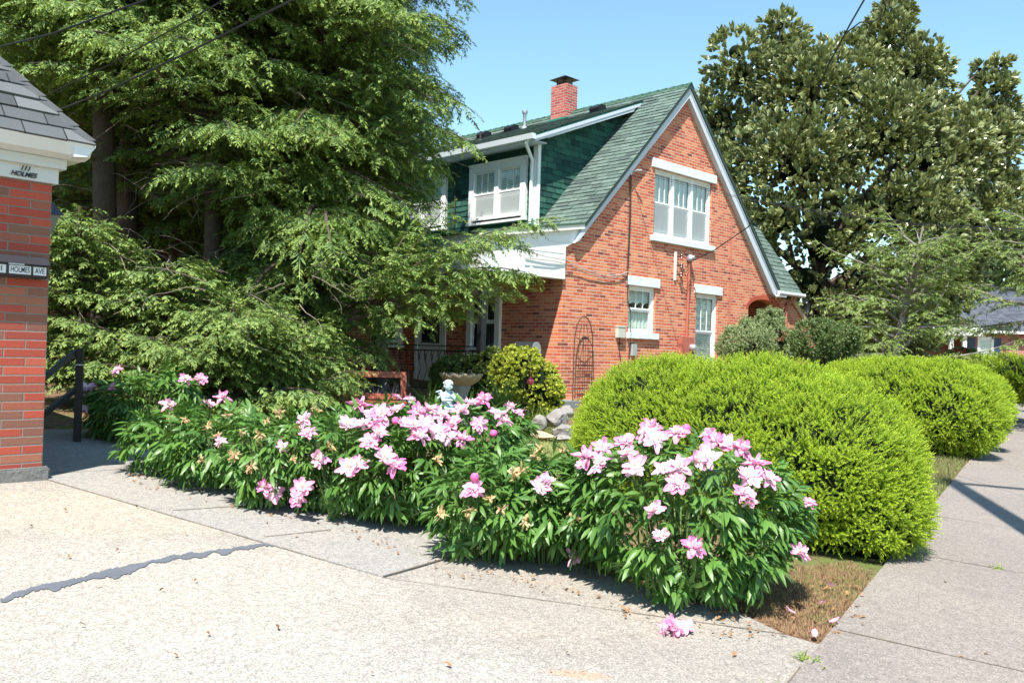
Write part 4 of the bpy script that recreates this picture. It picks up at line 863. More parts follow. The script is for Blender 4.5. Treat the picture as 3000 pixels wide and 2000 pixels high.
hedge('yew_hedge','second clipped yew mound farther along the pavement',
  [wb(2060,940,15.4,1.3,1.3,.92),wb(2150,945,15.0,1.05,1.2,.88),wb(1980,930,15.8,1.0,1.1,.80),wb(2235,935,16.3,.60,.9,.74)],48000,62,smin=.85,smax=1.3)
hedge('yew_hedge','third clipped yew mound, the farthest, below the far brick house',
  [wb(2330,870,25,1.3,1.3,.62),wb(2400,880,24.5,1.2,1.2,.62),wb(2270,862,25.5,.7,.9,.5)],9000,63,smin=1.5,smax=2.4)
# ---------------------------------------------------------------- shrubs by the house
SM=[leafcluster(9,.032,.015,rad(50),0,.15,.2,2,seed=70+i,zs=.07) for i in range(3)]
M['spirea']=leaf('grey_green_small_leaves',(.17,.25,.10),(.36,.44,.20),(.30,.34,.16),.7,.55,.4,.25)
M['reddish']=leaf('dark_green_small_leaves',(.05,.12,.03),(.13,.22,.06),(.26,.22,.08),.5,.45,.5,.2)
M['gold']=leaf('gold_variegated_leaves',(.12,.24,.03),(.34,.44,.05),(.70,.66,.10),.75,.5,.4,.3,(.7,.6,.05))
M['varieg']=leaf('shaded_variegated_leaves',(.03,.09,.02),(.07,.15,.03),(.55,.50,.12),.45,.45,.5,.25)  # dark green leaves with some cream mixed in
sp=gpt(1745,17.8)
broadleaf('spirea_shrub','loose grey green twiggy shrub in front of the brick arch','shrub',sp,[wb(1745,790,17.8,.62,.6,.42),wb(1700,800,17.8,.45,.5,.32),wb(1790,800,17.8,.42,.5,.36),wb(1770,752,17.8,.18,.2,.30),wb(1715,755,17.8,.14,.16,.22),wb(1790,740,17.9,.09,.1,.22),wb(1750,735,17.9,.08,.1,.18)],15000,SM,'spirea',71,hs=.4,amp=.15,shell=.6,smin=.7,smax=1.4,trunk=(.3,.04),upb=1.1,lumpy=16)
broadleaf('leafy_shrub','darker reddish tipped shrub right of the grey green one, thin stems showing','shrub',gpt(1890,17.5),[wb(1890,775,17.5,.50,.5,.30),wb(1850,790,17.5,.40,.4,.33),wb(1935,785,17.5,.38,.4,.30),wb(1890,820,17.5,.30,.35,.25),wb(1860,757,17.5,.25,.3,.15)],9500,SM,'reddish',72,lumpy=14,hullm=None,amp=.2,shell=.6,smin=.9,smax=1.6,trunk=(.35,.05),limbs=True,upb=.5)
EU=[leafcluster(8,.055,.028,rad(50),0,.2,.2,2,seed=80+i,zs=.04) for i in range(3)]
broadleaf('euonymus_shrub','gold and yellow variegated shrub glowing against the brick corner','shrub',gpt(1230,14.6),[wb(1236,885,14.6,.30,.45,.42),wb(1195,845,14.6,.36,.45,.30),wb(1262,908,14.5,.22,.3,.34),wb(1160,850,14.7,.26,.3,.26),wb(1185,880,14.5,.30,.3,.30)],8500,EU,'gold',73,lumpy=30,amp=.22,shell=.5,smin=.7,smax=1.2,upb=.5)
broadleaf('euonymus_shrub','dark green shrub with a few cream leaves behind the birdbath','shrub',gpt(1100,15.3),[wb(1110,870,15.3,.62,.5,.42),wb(1045,860,15.3,.40,.4,.30),wb(1030,905,15.0,.28,.3,.33),wb(1170,900,14.9,.38,.4,.36)],8500,EU,'varieg',74,lumpy=18,amp=.22,shell=.35,smin=.7,smax=1.2,upb=.5)
# lilies, ferns
def tuft(name,label,base,n,L,wd,seed,mat,spread=1.,cat='plant',group=None):
    rnd=np.random.default_rng(seed); t=empty(name,base,0,label,cat,group); V=[];F=[];A=[]
    for i in range(n):
        az=rnd.uniform(0,6.28); l=L*rnd.uniform(.6,1.1); lean=rnd.uniform(.15,1.)*spread; p=np.array([rnd.normal(0,.04),rnd.normal(0,.04),0.]); s=np.array([-math.sin(az),math.cos(az),0]); k=7; e=rad(85)-lean*.5; b0=len(V); r_=rnd.random()
        for j in range(k+1):
            f=j/k; w_=wd*(1-.9*f**2)*.5; V+=[p-s*w_,p+s*w_]; A+=[(r_,f*.6,0,1)]*2
            p=p+np.array([math.cos(az)*math.cos(e),math.sin(az)*math.cos(e),math.sin(e)])*l/k; e-=lean*.38
        F+=[(b0+2*j,b0+2*j+1,b0+2*j+3,b0+2*j+2) for j in range(k)]
    bigmesh('leaves',np.array(V),np.array(F),np.array(A),M[mat],t)
M['lily']=leaf('daylily_leaves',(.06,.14,.03),(.15,.26,.05),(.22,.32,.08),.6,.45,.4,.3)
M['lime']=leaf('lime_green_leaves',(.16,.27,.03),(.28,.38,.05),(.38,.45,.09),.6,.5,.4,.35)
def gp2(x,d): return gpt(x,d)
GL='daylily clumps round the birdbath'
tuft('daylily','arching daylily clump right of the birdbath pedestal',gp2(1150,13.1)+np.array([0,0,.05]),150,.85,.022,81,'lily',1.,group=GL)
tuft('daylily','low daylily clump in front of the gold shrub',gp2(1225,12.7),120,.45,.018,82,'lime',1.2,group=GL)
tuft('daylily','daylily clump just left of the kneeling cherub',gp2(985,12.5)+np.array([0,0,.1]),110,.6,.018,83,'lily',.9,group=GL)
tuft('daylily','thin daylily clump by the rocks at the foot of the wall',gp2(1260,13.6),70,.4,.015,84,'lime',1.1,group=GL)
# rocks
def rock(label,x,y,w_,h_,depth,mat,seed,flat=1.):
    c=Dat(x,y,depth); sx=w_*1.2755/FPX*depth/2; sz=h_*1.2755/FPX*depth/2
    me=bpy.data.meshes.new('rock'); bm=bmesh.new(); bmesh.ops.create_icosphere(bm,subdivisions=3,radius=1)
    rn=random.Random(seed); pl=[(Vector([rn.uniform(-1,1) for _ in range(3)]).normalized(),rn.uniform(.62,.9)) for _ in range(9)]
    for v in bm.verts:
        for nn,d in pl:
            q=v.co.dot(nn)
            if q>d: v.co-=nn*(q-d)*.92
        v.co+=v.co.normalized()*mnoise.noise(v.co*2.3+Vector((seed,0,0)))*.13; v.co=Vector((v.co.x*sx*1.1,v.co.y*sx*.95,v.co.z*sz*1.15))
    bm.to_mesh(me); bm.free(); o=link('rock',me,M[mat]); o.location=tuple(c); o.rotation_euler=(0,0,rn.uniform(-.3,.3)); tag(o,label,'rock','rocks edging the garden bed')
rock('big grey boulder, topmost in the middle of the rock edging',1277,962,52,44,12.3,'rock',1)
rock('rounded grey boulder left of the topmost one',1240,972,34,34,12.2,'rock',2)
rock('long sloping grey stone behind the topmost boulder',1303,945,34,26,12.7,'rock',3)
rock('pale grey boulder at the right, half behind the yew',1296,992,52,32,12.0,'rock',4)
rock('flat tan sandstone slab on the grass in front of the boulders',1243,999,58,17,11.8,'sandrock',5)
rock('small white stone at the left end of the rock edging',1212,980,22,16,12.2,'rock',6)
rock('low white stone beside the flat tan slab',1290,1005,40,14,11.8,'rock',7)
# birdbath
bb=empty('birdbath',Dat(1056,955,12.5),0,'scalloped concrete birdbath on a grey pedestal beside the kneeling cherub','birdbath')
zb=Dat(1056,858,12.5)[2]; g0=Dat(1056,955,12.5)[2]; hb=zb-g0
def sc(r,z,t,i): 
    k=math.sin(t*13) 
    return (r*(1+.035*k*(i in (3,4,5,6))),z+(.014*k if i in (3,4,5,6) else 0))
MB().lathe([(.12,hb-.165),(.17,hb-.155),(.25,hb-.10),(.295,hb-.045),(.305,hb-.02),(.30,hb),(.275,hb-.012),(.22,hb-.06),(.05,hb-.09)],n=78,fn=sc).build('basin',M['concrete_old'],bb,smooth=True)
MB().lathe([(.17,-.15),(.17,.04),(.13,.08),(.095,.12),(.085,.2),(.09,hb-.36),(.11,hb-.28),(.145,hb-.19),(.145,hb-.158)],n=8).build('pedestal',M['ped'],bb)
# cherub: one remeshed body kneeling on a plinth, wing behind
def blob_mesh(items,vox,name):
    bm=bmesh.new()
    for c,r,rot in items:
        m_=Matrix.Translation(c)@Matrix.Rotation(rot[2],4,'Z')@Matrix.Rotation(rot[1],4,'Y')@Matrix.Rotation(rot[0],4,'X')@Matrix.Diagonal((*r,1)); bmesh.ops.create_uvsphere(bm,u_segments=14,v_segments=10,radius=1,matrix=m_)
    me=bpy.data.meshes.new(name); bm.to_mesh(me); bm.free(); t=bpy.data.objects.new('t',me); COL.objects.link(t)
    mo=t.modifiers.new('r','REMESH'); mo.mode='VOXEL'; mo.voxel_size=vox; ms=t.modifiers.new('s','SMOOTH'); ms.iterations=3; ms.factor=.5
    dg=bpy.context.evaluated_depsgraph_get(); out=bpy.data.meshes.new_from_object(t.evaluated_get(dg)); out.name=name; bpy.data.objects.remove(t)
    for p in out.polygons: p.use_smooth=True
    return out
chb=empty('cherub_statue',Dat(1025,956,11.5),rad(20),'pale blue grey kneeling winged cherub statue holding a bird','statue')
def seg(a,b_,r0,r1,k=5): return [(tuple(np.array(a)*(1-i/k)+np.array(b_)*i/k),(r0+(r1-r0)*i/k,)*3,(0,0,0)) for i in range(k+1)]
Z3=(0,0,0)
body=[((0,0,.06),(.085,.085,.06),Z3),((.0,.01,.15),(.062,.055,.07),Z3),((.0,.0,.23),(.058,.048,.055),Z3),((.005,-.005,.285),(.028,.028,.03),Z3)]
body+=seg((-.04,.0,.09),(-.06,-.13,.06),.05,.04)+seg((-.06,-.13,.06),(-.07,-.03,.02),.036,.03)+seg((.04,.0,.09),(.075,-.12,.055),.05,.04)+seg((.075,-.12,.055),(.07,-.02,.02),.036,.03)
body+=seg((-.06,0,.255),(-.055,-.055,.185),.026,.022)+seg((-.055,-.055,.185),(.03,-.105,.19),.021,.015)+seg((.062,0,.255),(.095,-.05,.19),.026,.022)+seg((.095,-.05,.19),(.085,-.115,.235),.021,.014)
body+=[((.085,-.125,.25),(.016,.02,.014),Z3),((.085,-.135,.262),(.01,.01,.01),Z3),((.04,-.11,.192),(.017,.015,.01),Z3)]
body+=[((.01,-.015,.345),(.048,.052,.054),Z3),((.01,-.062,.338),(.010,.010,.012),Z3),((-.012,-.048,.326),(.018,.016,.016),Z3),((.034,-.048,.326),(.018,.016,.016),Z3),((.01,-.055,.312),(.014,.012,.009),Z3),((-.04,-.012,.34),(.008,.01,.014),Z3),((.06,-.012,.34),(.008,.01,.014),Z3)]
rr=random.Random(5)
for i in range(26):
    a=rr.uniform(0,6.28); e=rr.uniform(.15,1.4); body.append(((.01+.05*math.cos(a)*math.cos(e),-.005+.052*math.sin(a)*math.cos(e),.357+.048*math.sin(e)),(.016,)*3,Z3))
me=blob_mesh(body,.006,'body'); link('body',me,M['statue'],chb)
for sg in (-1,1):
    wgl=[]
    for i in range(6): wgl+=seg((sg*(.03+.012*i),.055+.006*i,.25-.012*i),(sg*(.075+.012*i),.10+.008*i,.27-.05*i-.02),.014,.008,6)
    wgl+=seg((sg*.02,.05,.22),(sg*.05,.075,.285),.018,.012)+seg((sg*.05,.075,.285),(sg*.10,.10,.27),.014,.01)
    link('wing',blob_mesh(wgl,.006,'wing'),M['statue'],chb)
MB().lathe([(.16,-.35),(.15,-.02),(.12,.01)],n=10).build('plinth',M['ped'],chb); chb.scale=(1.15,1.15,1.15)
# hooks and glass globe
h1=gpt(1207,13.0); hk=empty('shepherd_hook',h1,0,'thin dark shepherd hook carrying the pink glass globe','hook')
p0=Dat(1199,920,13.0)-h1; p1=Dat(1214,820,13.0)-h1; p2=Dat(1222,840,13.0)-h1
MB().tube([p0-np.array([0,0,.3]),p0,(p0+p1)/2,p1,(p1+p2)/2+np.array([0,0,.03]),p2],.006,6).build('rod',M['blackmetal'],hk)
gl=Dat(1218,876,13.0); MB().lathe([(.001,-.055)]+[(.055*math.sin(t),-.055*math.cos(t)) for t in np.linspace(.25,2.9,12)]+[(.012,.058),(.012,.075)],n=24).tube([(0,0,.07),(0,0,.2)],.0025,4).build('glass_globe',M['pink'],None,smooth=True)
o=bpy.data.objects['glass_globe']; o.location=tuple(gl); tag(o,'round pink glass globe hanging from the shepherd hook by the gold shrub','glass globe')
h2=gpt(1080,12.9); hk=empty('shepherd_hook',h2,0,'thin bare metal hook rising behind the birdbath bowl','hook')
q=[Dat(1062,945,12.9)-h2,Dat(1072,862,12.9)-h2,Dat(1076,849,12.9)-h2,Dat(1082,849,12.9)-h2,Dat(1083,862,12.9)-h2]; MB().tube(q,.006,6).build('rod',M['twig'],hk)
# bench -----------------------------------------------------------------
bp=Dat(826,968,12.0); bp[2]=Dat(838,853,12.0)[2]-.80
bench=empty('garden_bench',bp,rad(8),'red wooden garden bench with black cast iron arms, half hidden by hemlock tips','bench')
tilt=lambda x,y,z:(x,y+.22*max(0,z-.40),z)
b=MB(); b.box(-.62,.15,.42,.62,.18,.50); b.box(-.62,.15,.72,.62,.18,.80); b.box(-.62,.15,.50,-.54,.18,.72); b.box(.54,.15,.50,.62,.18,.72); b.map(tilt).build('backrest',M['wood'],bench)
b=MB(); rr=random.Random(9)
for i in range(26):
    x=-.52+1.04*i/25; h=rr.uniform(.06,.2); b.tube([(x,.165,.50),(x+rr.uniform(-.03,.03),.165,.50+h*.6),(x+rr.uniform(-.04,.04),.165,.50+h)],[.02,.014,.004],5)
for z in (.51,.71): b.tube([(-.53,.165,z),(.53,.165,z)],.007,5)
b.map(tilt).build('cast_iron_panel',M['blackmetal'],bench)
b=MB()
for i in range(5): b.box(-.62,-.32+i*.095,.385,.62,-.25+i*.095,.405)
b.build('seat',M['wood'],bench)
for sx in (-.64,.64):
    b=MB(); b.tube([(sx,.34,.80),(sx,.17,.45),(sx,.14,.36),(sx,.22,.0)],.018,7); b.tube([(sx,.16,.40),(sx,-.30,.38),(sx,-.34,.2),(sx,-.28,.0)],.018,7)
    b.tube([(sx,.20,.58),(sx,.0,.57),(sx,-.22,.60),(sx,-.33,.64),(sx,-.38,.62),(sx,-.37,.57),(sx,-.33,.58)],.018,7); b.tube([(sx,-.26,.60),(sx,-.20,.52),(sx,-.28,.46),(sx,-.30,.38)],.014,7)
    b.build('arm_and_leg',M['blackmetal'],bench,smooth=True)
# big mailbox by the porch ------------------------------------------------
mbx=empty('rural_mailbox',H(-1.4,-.35,.06),-rad(38),'large dark grey rural mailbox with a silver front standing beside the porch','mailbox')
prof=[(-.15,0),(.15,0),(.15,.17)]+[(.15*math.cos(t),.17+.13*math.sin(t)) for t in np.linspace(0,math.pi,10)[1:-1]]+[(-.15,.17)]
MB().prism([(a,c+.90) for a,c in prof],-.28,.25,'x').build('body',plain('dark_grey_enamel',(.022,.026,.03),.5,.5,.2),mbx,bevel=.005)
MB().prism([(a*1.03,c*1.02+.895) for a,c in prof],.252,.265,'x').build('front_door',plain('silver_front',(.42,.43,.45),.4,.5,.5),mbx)
MB().box(-.05,-.05,-.6,.05,.05,.90).build('post',M['ironrust'],mbx); mbx.scale=(.82,.82,.95)
# lamp post beyond the arch
lp=at(2362,1000,25); lp[2]=gz(lp[0],lp[1]); zt=at(2362,872,25)[2]-lp[2]
lpo=empty('lamp_post',lp,0,'black lantern post just right of the stone coped wall end','lamp')
MB().tube([(0,0,-.3),(0,0,zt-.50)],.04,10).tube([(0,0,zt-.62),(0,0,zt-.56)],.06,10).build('post',M['blackmetal'],lpo,smooth=True)
b=MB(); b.lathe([(.05,zt-.5),(.13,zt-.17),(.14,zt-.16)],n=6); b.build('lantern_glass',plain('smoky_glass',(.10,.12,.13),.15,.6),lpo)
b=MB(); b.lathe([(.17,zt-.16),(.15,zt-.13),(.07,zt-.06),(.02,zt-.03),(.02,zt)],n=12)
for i in range(6):
    a=i*math.pi/3; b.tube([(.055*math.cos(a),.055*math.sin(a),zt-.5),(.14*math.cos(a),.14*math.sin(a),zt-.16)],.010,4)
b.build('lantern_frame',M['blackmetal'],lpo)
# ---------------------------------------------------------------- far ranch house
rp=Dat(2300,900,56.); rz=1.0; ranch=empty('ranch_house',(rp[0],rp[1],rz),rad(-3),'low red brick ranch house with slate grey roof and navy shutters beyond the hedges','house')
rq=lambda x,y:(Dat(x,y,56.)-np.array([rp[0],rp[1],rz]))
e0=rq(2215,762); zE=rq(2300,762)[2]; zR=rq(2300,680)[2]+.9; w0,w1=rq(2247,775),rq(2290,822)
xL=e0[0]
MB().box(xL+.4,0,-1.2,16,8,zE-.05).build('wall',M['rbrick'],ranch)
SLr=math.hypot(4.4,zR-zE); shingles('roof',(0,-.5,zE+.02),(1,0,0),(0,4.4/SLr,(zR-zE)/SLr),(0,-(zR-zE)/SLr,4.4/SLr),SLr,.16,lambda s:xL-.1+s*.15,lambda s:16.5,M['slate'],ranch,.35)
b=MB(); b.prism([(-.5,zE),(3.9,zR),(8.4,zE)],xL+.5,16.3,'x'); b.build('attic',M['rbrick'],ranch)
MB().box(xL-.3,-.60,zE-.12,16.5,-.48,zE+.03).build('gutter',M['white'],ranch)
for wx in (w0[0],w0[0]+4.7):
    f=window(ranch,(lambda a,b,c:(a,-b,c)),wx+.08,wx+.92,zE-2.3,zE-.45,casing=.08,lite=1)
for k,wx in enumerate((w0[0]-.58,w0[0]+1.02,w0[0]+4.1,w0[0]+5.7)):
    MB().box(wx,-.04,zE-2.3,wx+.45,-.001,zE-.40).build('shutter',M['navy'],ranch)
por=MB(); cx=rq(2192,780)[0]; 
MB().box(xL-3.2,-1.6,zE-.35,xL+.5,3,zE+.15).build('porch_roof',M['white'],ranch)
for x in (rq(2197,780)[0],rq(2168,780)[0]): MB().box(x-.11,-1.4,-1.2,x+.11,-1.18,zE-.35).build('porch_column',M['white'],ranch)
MB().box(xL-3.0,2.5,-1.2,xL+.4,2.7,zE-.35).build('porch_back_wall',M['rbrick'],ranch)
# red rose bush near the far house
RD=[leafcluster(6,.10,.07,rad(60),0,.2,.2,2,seed=90+i,zs=.03) for i in range(2)]
M['red']=leaf('red_blooms',(.45,.03,.03),(.6,.06,.05),(.7,.15,.1),.5,.6,.3,.2); M['rosel']=leaf('rose_leaves',(.05,.11,.03),(.10,.17,.05),(.16,.22,.06),.5,.5,.3,.2)
rb=gpt(2215,30); rbt=broadleaf('rose_bush','small rose bush with red blooms between the second and third yew mounds','shrub',rb,[wb(2210,818,30,.5,.5,.28),wb(2190,824,30,.3,.3,.2)],900,RD,'rosel',91,hs=.3,shell=.4)
rnd_=np.random.default_rng(92)
for i in range(14):
    p=Dat(rnd_.uniform(2182,2232),rnd_.uniform(802,822),29.4)-rb; V,F,A=arrays(RD[i%2],p[None],np.eye(3)[None],np.array([1.])); bigmesh('bloom',V,F,A,M['red'],rbt)
# neighbour house seen through the hemlocks at the far left
nb=gpt(240,32); nh=empty('neighbour_house',nb,rad(10),'grey roofed brick neighbour house glimpsed through the hemlock trunks','house')
MB().box(-6,0,-1,6,7,2.6).build('wall',M['wingbrick'],nh); MB().prism([(-.5,2.5),(3.5,5.6),(7.5,2.5)],-6.4,6.4,'x').build('roof',plain('pale_grey_roof',(.30,.30,.34),.9,.2,0,.1,3),nh)
for x in (-3.5,-.5,2.5): MB().box(x,-.05,.9,x+1,-.001,2.1).build('window',M['white'],nh)

# dead twigs, litter, weeds
rt_=random.Random(77)
for o in [x for x in bpy.data.objects if x.name.startswith(('young_hemlock','hemlock_tree')) and x.parent is None]:
    b=MB(); lowt=o.name.startswith('young')
    for i in range(7 if lowt else 26):
        az=rt_.uniform(math.pi,2*math.pi); z=rt_.uniform(.9,2.1) if lowt else rt_.uniform(1.4,5.5); rr_=rt_.uniform(.1,.5) if lowt else rt_.uniform(.1,1.2); p=np.array([rr_*math.cos(az),rr_*math.sin(az),z]); d=np.array([math.cos(az),math.sin(az),rt_.uniform(-.3,.5)]); pts=[p]
        for k in range(6): d=nrm(d+np.array([rt_.uniform(-.25,.25),rt_.uniform(-.25,.25),rt_.uniform(-.30,.12)])); p=p+d*(.13 if lowt else .17); pts.append(p)
        b.tube(pts,[.007,.006,.005,.0045,.004,.003,.0025],4,cap=False)
        if i%2: b.tube([pts[3],pts[3]+nrm(d+np.array([rt_.uniform(-1,1),0,.4]))*.22,pts[3]+nrm(d+np.array([rt_.uniform(-1,1),0,.1]))*.4],[.004,.003,.002],4,cap=False)
    b.build('dead_twigs',M['twig'],o)['kind']='stuff'
def litter():
    V=[];F=[];A=[]; U,UF,_=leafcluster(1,.035,.018,rad(90),0,.3,.5,3,seed=3)
    lf=quadleaf(.035,.02,.3,.5,3); r=np.random.default_rng(12)
    spots=[]
    for i in range(420):
        k=r.random()
        if k<.35: p=DG(r.uniform(1640,1990),r.uniform(1330,1470))[:2]
        elif k<.8:
            t=r.random(); a=np.array([(300,1090),(480,1135),(700,1195),(870,1230),(1040,1300),(1290,1345),(1560,1445),(1700,1400)][int(t*7)]); q=np.array([(300,1090),(480,1135),(700,1195),(870,1230),(1040,1300),(1290,1345),(1560,1445),(1700,1400)][int(t*7)+1]); f=r.random(); c=a*(1-f)+q*f; p=DG(c[0]+r.normal(0,12),c[1]+abs(r.normal(0,14)))[:2]
        elif k<.9: p=SW(r.uniform(-2,20),abs(r.normal(0,.15)))
        else: p=DG(r.uniform(50,2300),r.uniform(1150,1560))[:2]
        spots.append((p[0],p[1],GA*p[0]+GB*p[1]+.032))
    P=np.array(spots); n=len(P); X=nrm(np.stack([r.normal(0,1,n),r.normal(0,1,n),r.normal(0,.15,n)],1)); Rm=basis(X,np.tile([0,0,1.],(n,1))+r.normal(0,.3,(n,3)))
    V,F,A=arrays((lf[0],lf[1],np.zeros(len(lf[0]))),P,Rm,r.uniform(.3,1.1,n)); o=bigmesh('leaf_litter',V,F,A,M['litter'],None); tag(o,'scattered dry brown leaves and petals on the concrete and soil under the flowers','leaf litter',kind='stuff')
M['litter']=leaf('dry_leaf_litter',(.12,.06,.03),(.42,.24,.12),(.5,.3,.3),.5,.8,.1,.1)
litter()
wr=np.random.default_rng(31)
for i,(t_,s_,lb) in enumerate(((-2.35,.0,'weed in the joint where driveway meets pavement, nearest the camera'),(-1.75,.0,'tiny weed in the joint beside the bare soil corner'),(1.42,.7,'small weed in the pavement joint beside the large yew'))):
    p=SW(t_,s_); tuft('weed',lb,(p[0],p[1],GA*p[0]+GB*p[1]+.015),26,.07,.008,300+i,'lime',1.3,group='weeds in the paving joints')

# ================================================================ peonies
def pleaf(seed):
    """compound peony leaf along +X: seven drooping leaflets on a forked stalk"""
    r=random.Random(seed); parts=[]
    for k,(x,a,l) in enumerate(((.10,0,.125),(.085,32,.115),(.085,-32,.115),(.045,58,.10),(.045,-58,.10),(.02,85,.085),(.02,-85,.085))):
        V,F=quadleaf(l*r.uniform(.85,1.15),.029*r.uniform(.8,1.2),.22,r.uniform(.2,.6),4); V=V@rotm('X',r.uniform(-.5,.5)).T@rotm('Y',r.uniform(-.05,.4)).T@rotm('Z',rad(a+r.uniform(-10,10))).T+np.array([x,0.006*np.sign(a),-.01*abs(a)/60]); parts.append((V,F,r.uniform(0,.5)))
    V=np.array([(-.12,-.003,.0),(.1,-.002,0),(.1,.002,0),(-.12,.003,0)]); parts.append((V,np.array([[0,1,2,3]]),.6))
    return combine(parts)
PL=[pleaf(i) for i in range(4)]
M['peony']=leaf('peony_leaves',(.034,.105,.024),(.10,.23,.04),(.20,.33,.06),.6,.40,.40,.2,(.2,.35,.04))
M['wilt']=leaf('wilted_tan_petals',(.42,.25,.12),(.62,.45,.22),(.7,.55,.35),.5,.8,.1,.2)
def petalmat():
    m=Mt('peony_petals'); a=m.n('ShaderNodeVertexColor',layer_name='leaf'); s=m.n('ShaderNodeSeparateColor'); m.set(s.inputs[0],a.outputs[0])
    c=m.ramp(s.outputs[1],[(0,(.80,.16,.44)),(.25,(.84,.33,.57)),(.45,(.88,.56,.70)),(.65,(.90,.78,.78)),(.85,(.90,.84,.74)),(1,(.90,.80,.55))])
    c=m.mix(m.math('MULTIPLY',s.outputs[0],.30),c,(.93,.84,.87)); b=m.bsdf(c,.6,.25)
    t=m.n('ShaderNodeBsdfTranslucent'); m.set(t.inputs[0],c); x=m.n('ShaderNodeMixShader'); x.inputs[0].default_value=.3; m.set(x.inputs[1],b); m.set(x.inputs[2],t.outputs[0]); return m.fin(x.outputs[0])
M['petal']=petalmat()
def petal(L,Wd,cup,n=4,m=3,rng_=None):
    V=[];F=[]
    for i in range(n+1):
        f=i/n; w_=Wd*math.sin(math.pi*min(.97,(.12+.80*f)))**.7
        for j in range(m+1):
            g=j/m*2-1; V.append((L*f*math.cos(cup*f),w_*g/2,L*f*math.sin(cup*f)+.25*w_*g*g+rng_.uniform(-.004,.004)))
    for i in range(n):
        for j in range(m): a=i*(m+1)+j; F.append((a,a+m+1,a+m+2,a+1))
    return np.array(V),np.array(F)
def blossom_mesh(seed,size=.145,op=1.):
    r=random.Random(seed); parts=[]
    for ring,(k,L,Wd,e,t0,t1) in enumerate(((7,.094,.046,.02,.55,.08),(6,.080,.036,.35,.62,.25),(22,.058,.012,.55,.95,.60),(20,.046,.010,.95,1.,.7),(10,.03,.008,1.4,1.,.9))):
        for i in range(k):
            V,F=petal(L*r.uniform(.8,1.15),Wd*r.uniform(.8,1.2),r.uniform(-.5,.6),4 if ring<2 else 3,3 if ring<2 else 1,r); xx=V[:,0]/max(V[:,0].max(),1e-6); tt=t0+(t1-t0)*xx if ring<2 else t0+(t1-t0)*xx
            a=2*math.pi*(i+r.uniform(-.3,.3))/k; V=V@rotm('X',r.uniform(-.35,.35)).T@rotm('Y',-(e*op+r.uniform(-.25,.25))).T@rotm('Z',a).T; parts.append((V,F,np.clip(tt+r.uniform(-.22,.15),0,1)))
    V,F,T=combine(parts); V=V*size/.145; A=np.zeros((len(V),4)); A[:,0]=r.random(); A[:,1]=np.clip(T*(1.05-.30*((seed%3)==1)),0,1); A[:,3]=1
    me_o=bigmesh('blossom',V,F,A,M['petal'],None,True); me=me_o.data; bpy.data.objects.remove(me_o); return me
BM=[blossom_mesh(i,.145,op) for i,op in enumerate((1.,.8,1.1,.7,.95,.6))]
def wilt_mesh(seed):
    r=random.Random(seed); parts=[]
    for i in range(16):
        V,F=petal(r.uniform(.03,.06),r.uniform(.008,.022),r.uniform(-1.4,.8),4,2,r); V=V@rotm('X',r.uniform(-1,1)).T@rotm('Y',-r.uniform(-.7,1.2)).T@rotm('Z',r.uniform(0,6.3)).T; parts.append((V,F,r.random()))
    V,F,T=combine(parts); A=np.zeros((len(V),4)); A[:,0]=r.random(); A[:,1]=T; A[:,3]=1; o=bigmesh('wilted_blossom',V,F,A,M['wilt'],None,True); me=o.data; bpy.data.objects.remove(o); return me
WM=[wilt_mesh(i) for i in range(4)]
bud_me=MB().lathe([(.004,-.03),(.02,-.022),(.031,0),(.028,.018),(.014,.032),(.002,.036)],n=12).mesh('bud',True); bud_me.materials.append(plain('pink_bud',(.80,.13,.36),.5,.3,0,.2,30))
PEO=[]
def peony(label,x,y,r,h,blobs,n,seed,group='peony bushes along the walkway',push=None):
    """x,y: D-pixel of the front of the plant on the ground; r radius, h height"""
    g=DG(x,y); d=nrm(np.array([g[0],g[1]])); c=g[:2]+d*(r*.8 if push is None else push); base=np.array([c[0],c[1],gz(*c)])
    bl=[(base+np.array([a*r,b_*r,h*cz]),(rx*r,ry*r,h*rz)) for a,b_,cz,rx,ry,rz in blobs]
    rnd=np.random.default_rng(seed); t=empty('peony_bush',base,0,label,'plant',group); B=[(c_-base,r_) for c_,r_ in bl]
    P,N=sample_blobs(B,n*1.35,rnd,.06,lambda x_,y_:.05,shell=(0,.22)); k=len(P)
    X=nrm(N*np.array([1,1,.45])+np.array([0,0,.12])+rnd.normal(0,.28,(k,3))); X[:,2]-=.18; Hh=np.tile([0,0,1.],(k,1))+N*.55+rnd.normal(0,.28,(k,3)); Rm=basis(X,Hh); S=rnd.uniform(.62,1.08,k); rr=rnd.random(k); Vs=[];Fs=[];As=[];b=0; idx=np.arange(k)%len(PL)
    for j,U in enumerate(PL):
        q=idx==j; V,F,A=arrays(U,P[q]-X[q]*.08,Rm[q],S[q],rr[q]); Vs.append(V);Fs.append(F+b);As.append(A);b+=len(V)
    bigmesh('foliage',np.concatenate(Vs),np.concatenate(Fs),np.concatenate(As),M['peony'],t)
    st=MB()
    for i in range(26):
        a=rnd.uniform(0,6.28); q=rnd.uniform(.2,.75)*r; st.tube([(q*.35*math.cos(a),q*.35*math.sin(a),-.03),(q*.7*math.cos(a),q*.7*math.sin(a),h*.4),(q*math.cos(a),q*math.sin(a),h*.75)],.006,4,cap=False)
    st.build('stems',plain('peony_stems',(.10,.16,.05),.6,.3) if 'stm' not in M else M['stm'],t); 
    PEO.append((t,base,bl)); return t
M['stm']=plain('peony_stems',(.10,.16,.05),.6,.3)
STD=[(0,0,.52,1.,.9,.42),(.2,.1,.62,.75,.75,.38),(-.25,.0,.50,.75,.75,.42)]
peony('small peony bush beside the handrail, pink and white blooms at its left side',330,1032,.52,.72,[(0,0,.5,1,.8,.45),(-.5,.1,.45,.7,.6,.42),(.45,0,.6,.6,.6,.42)],520,101)
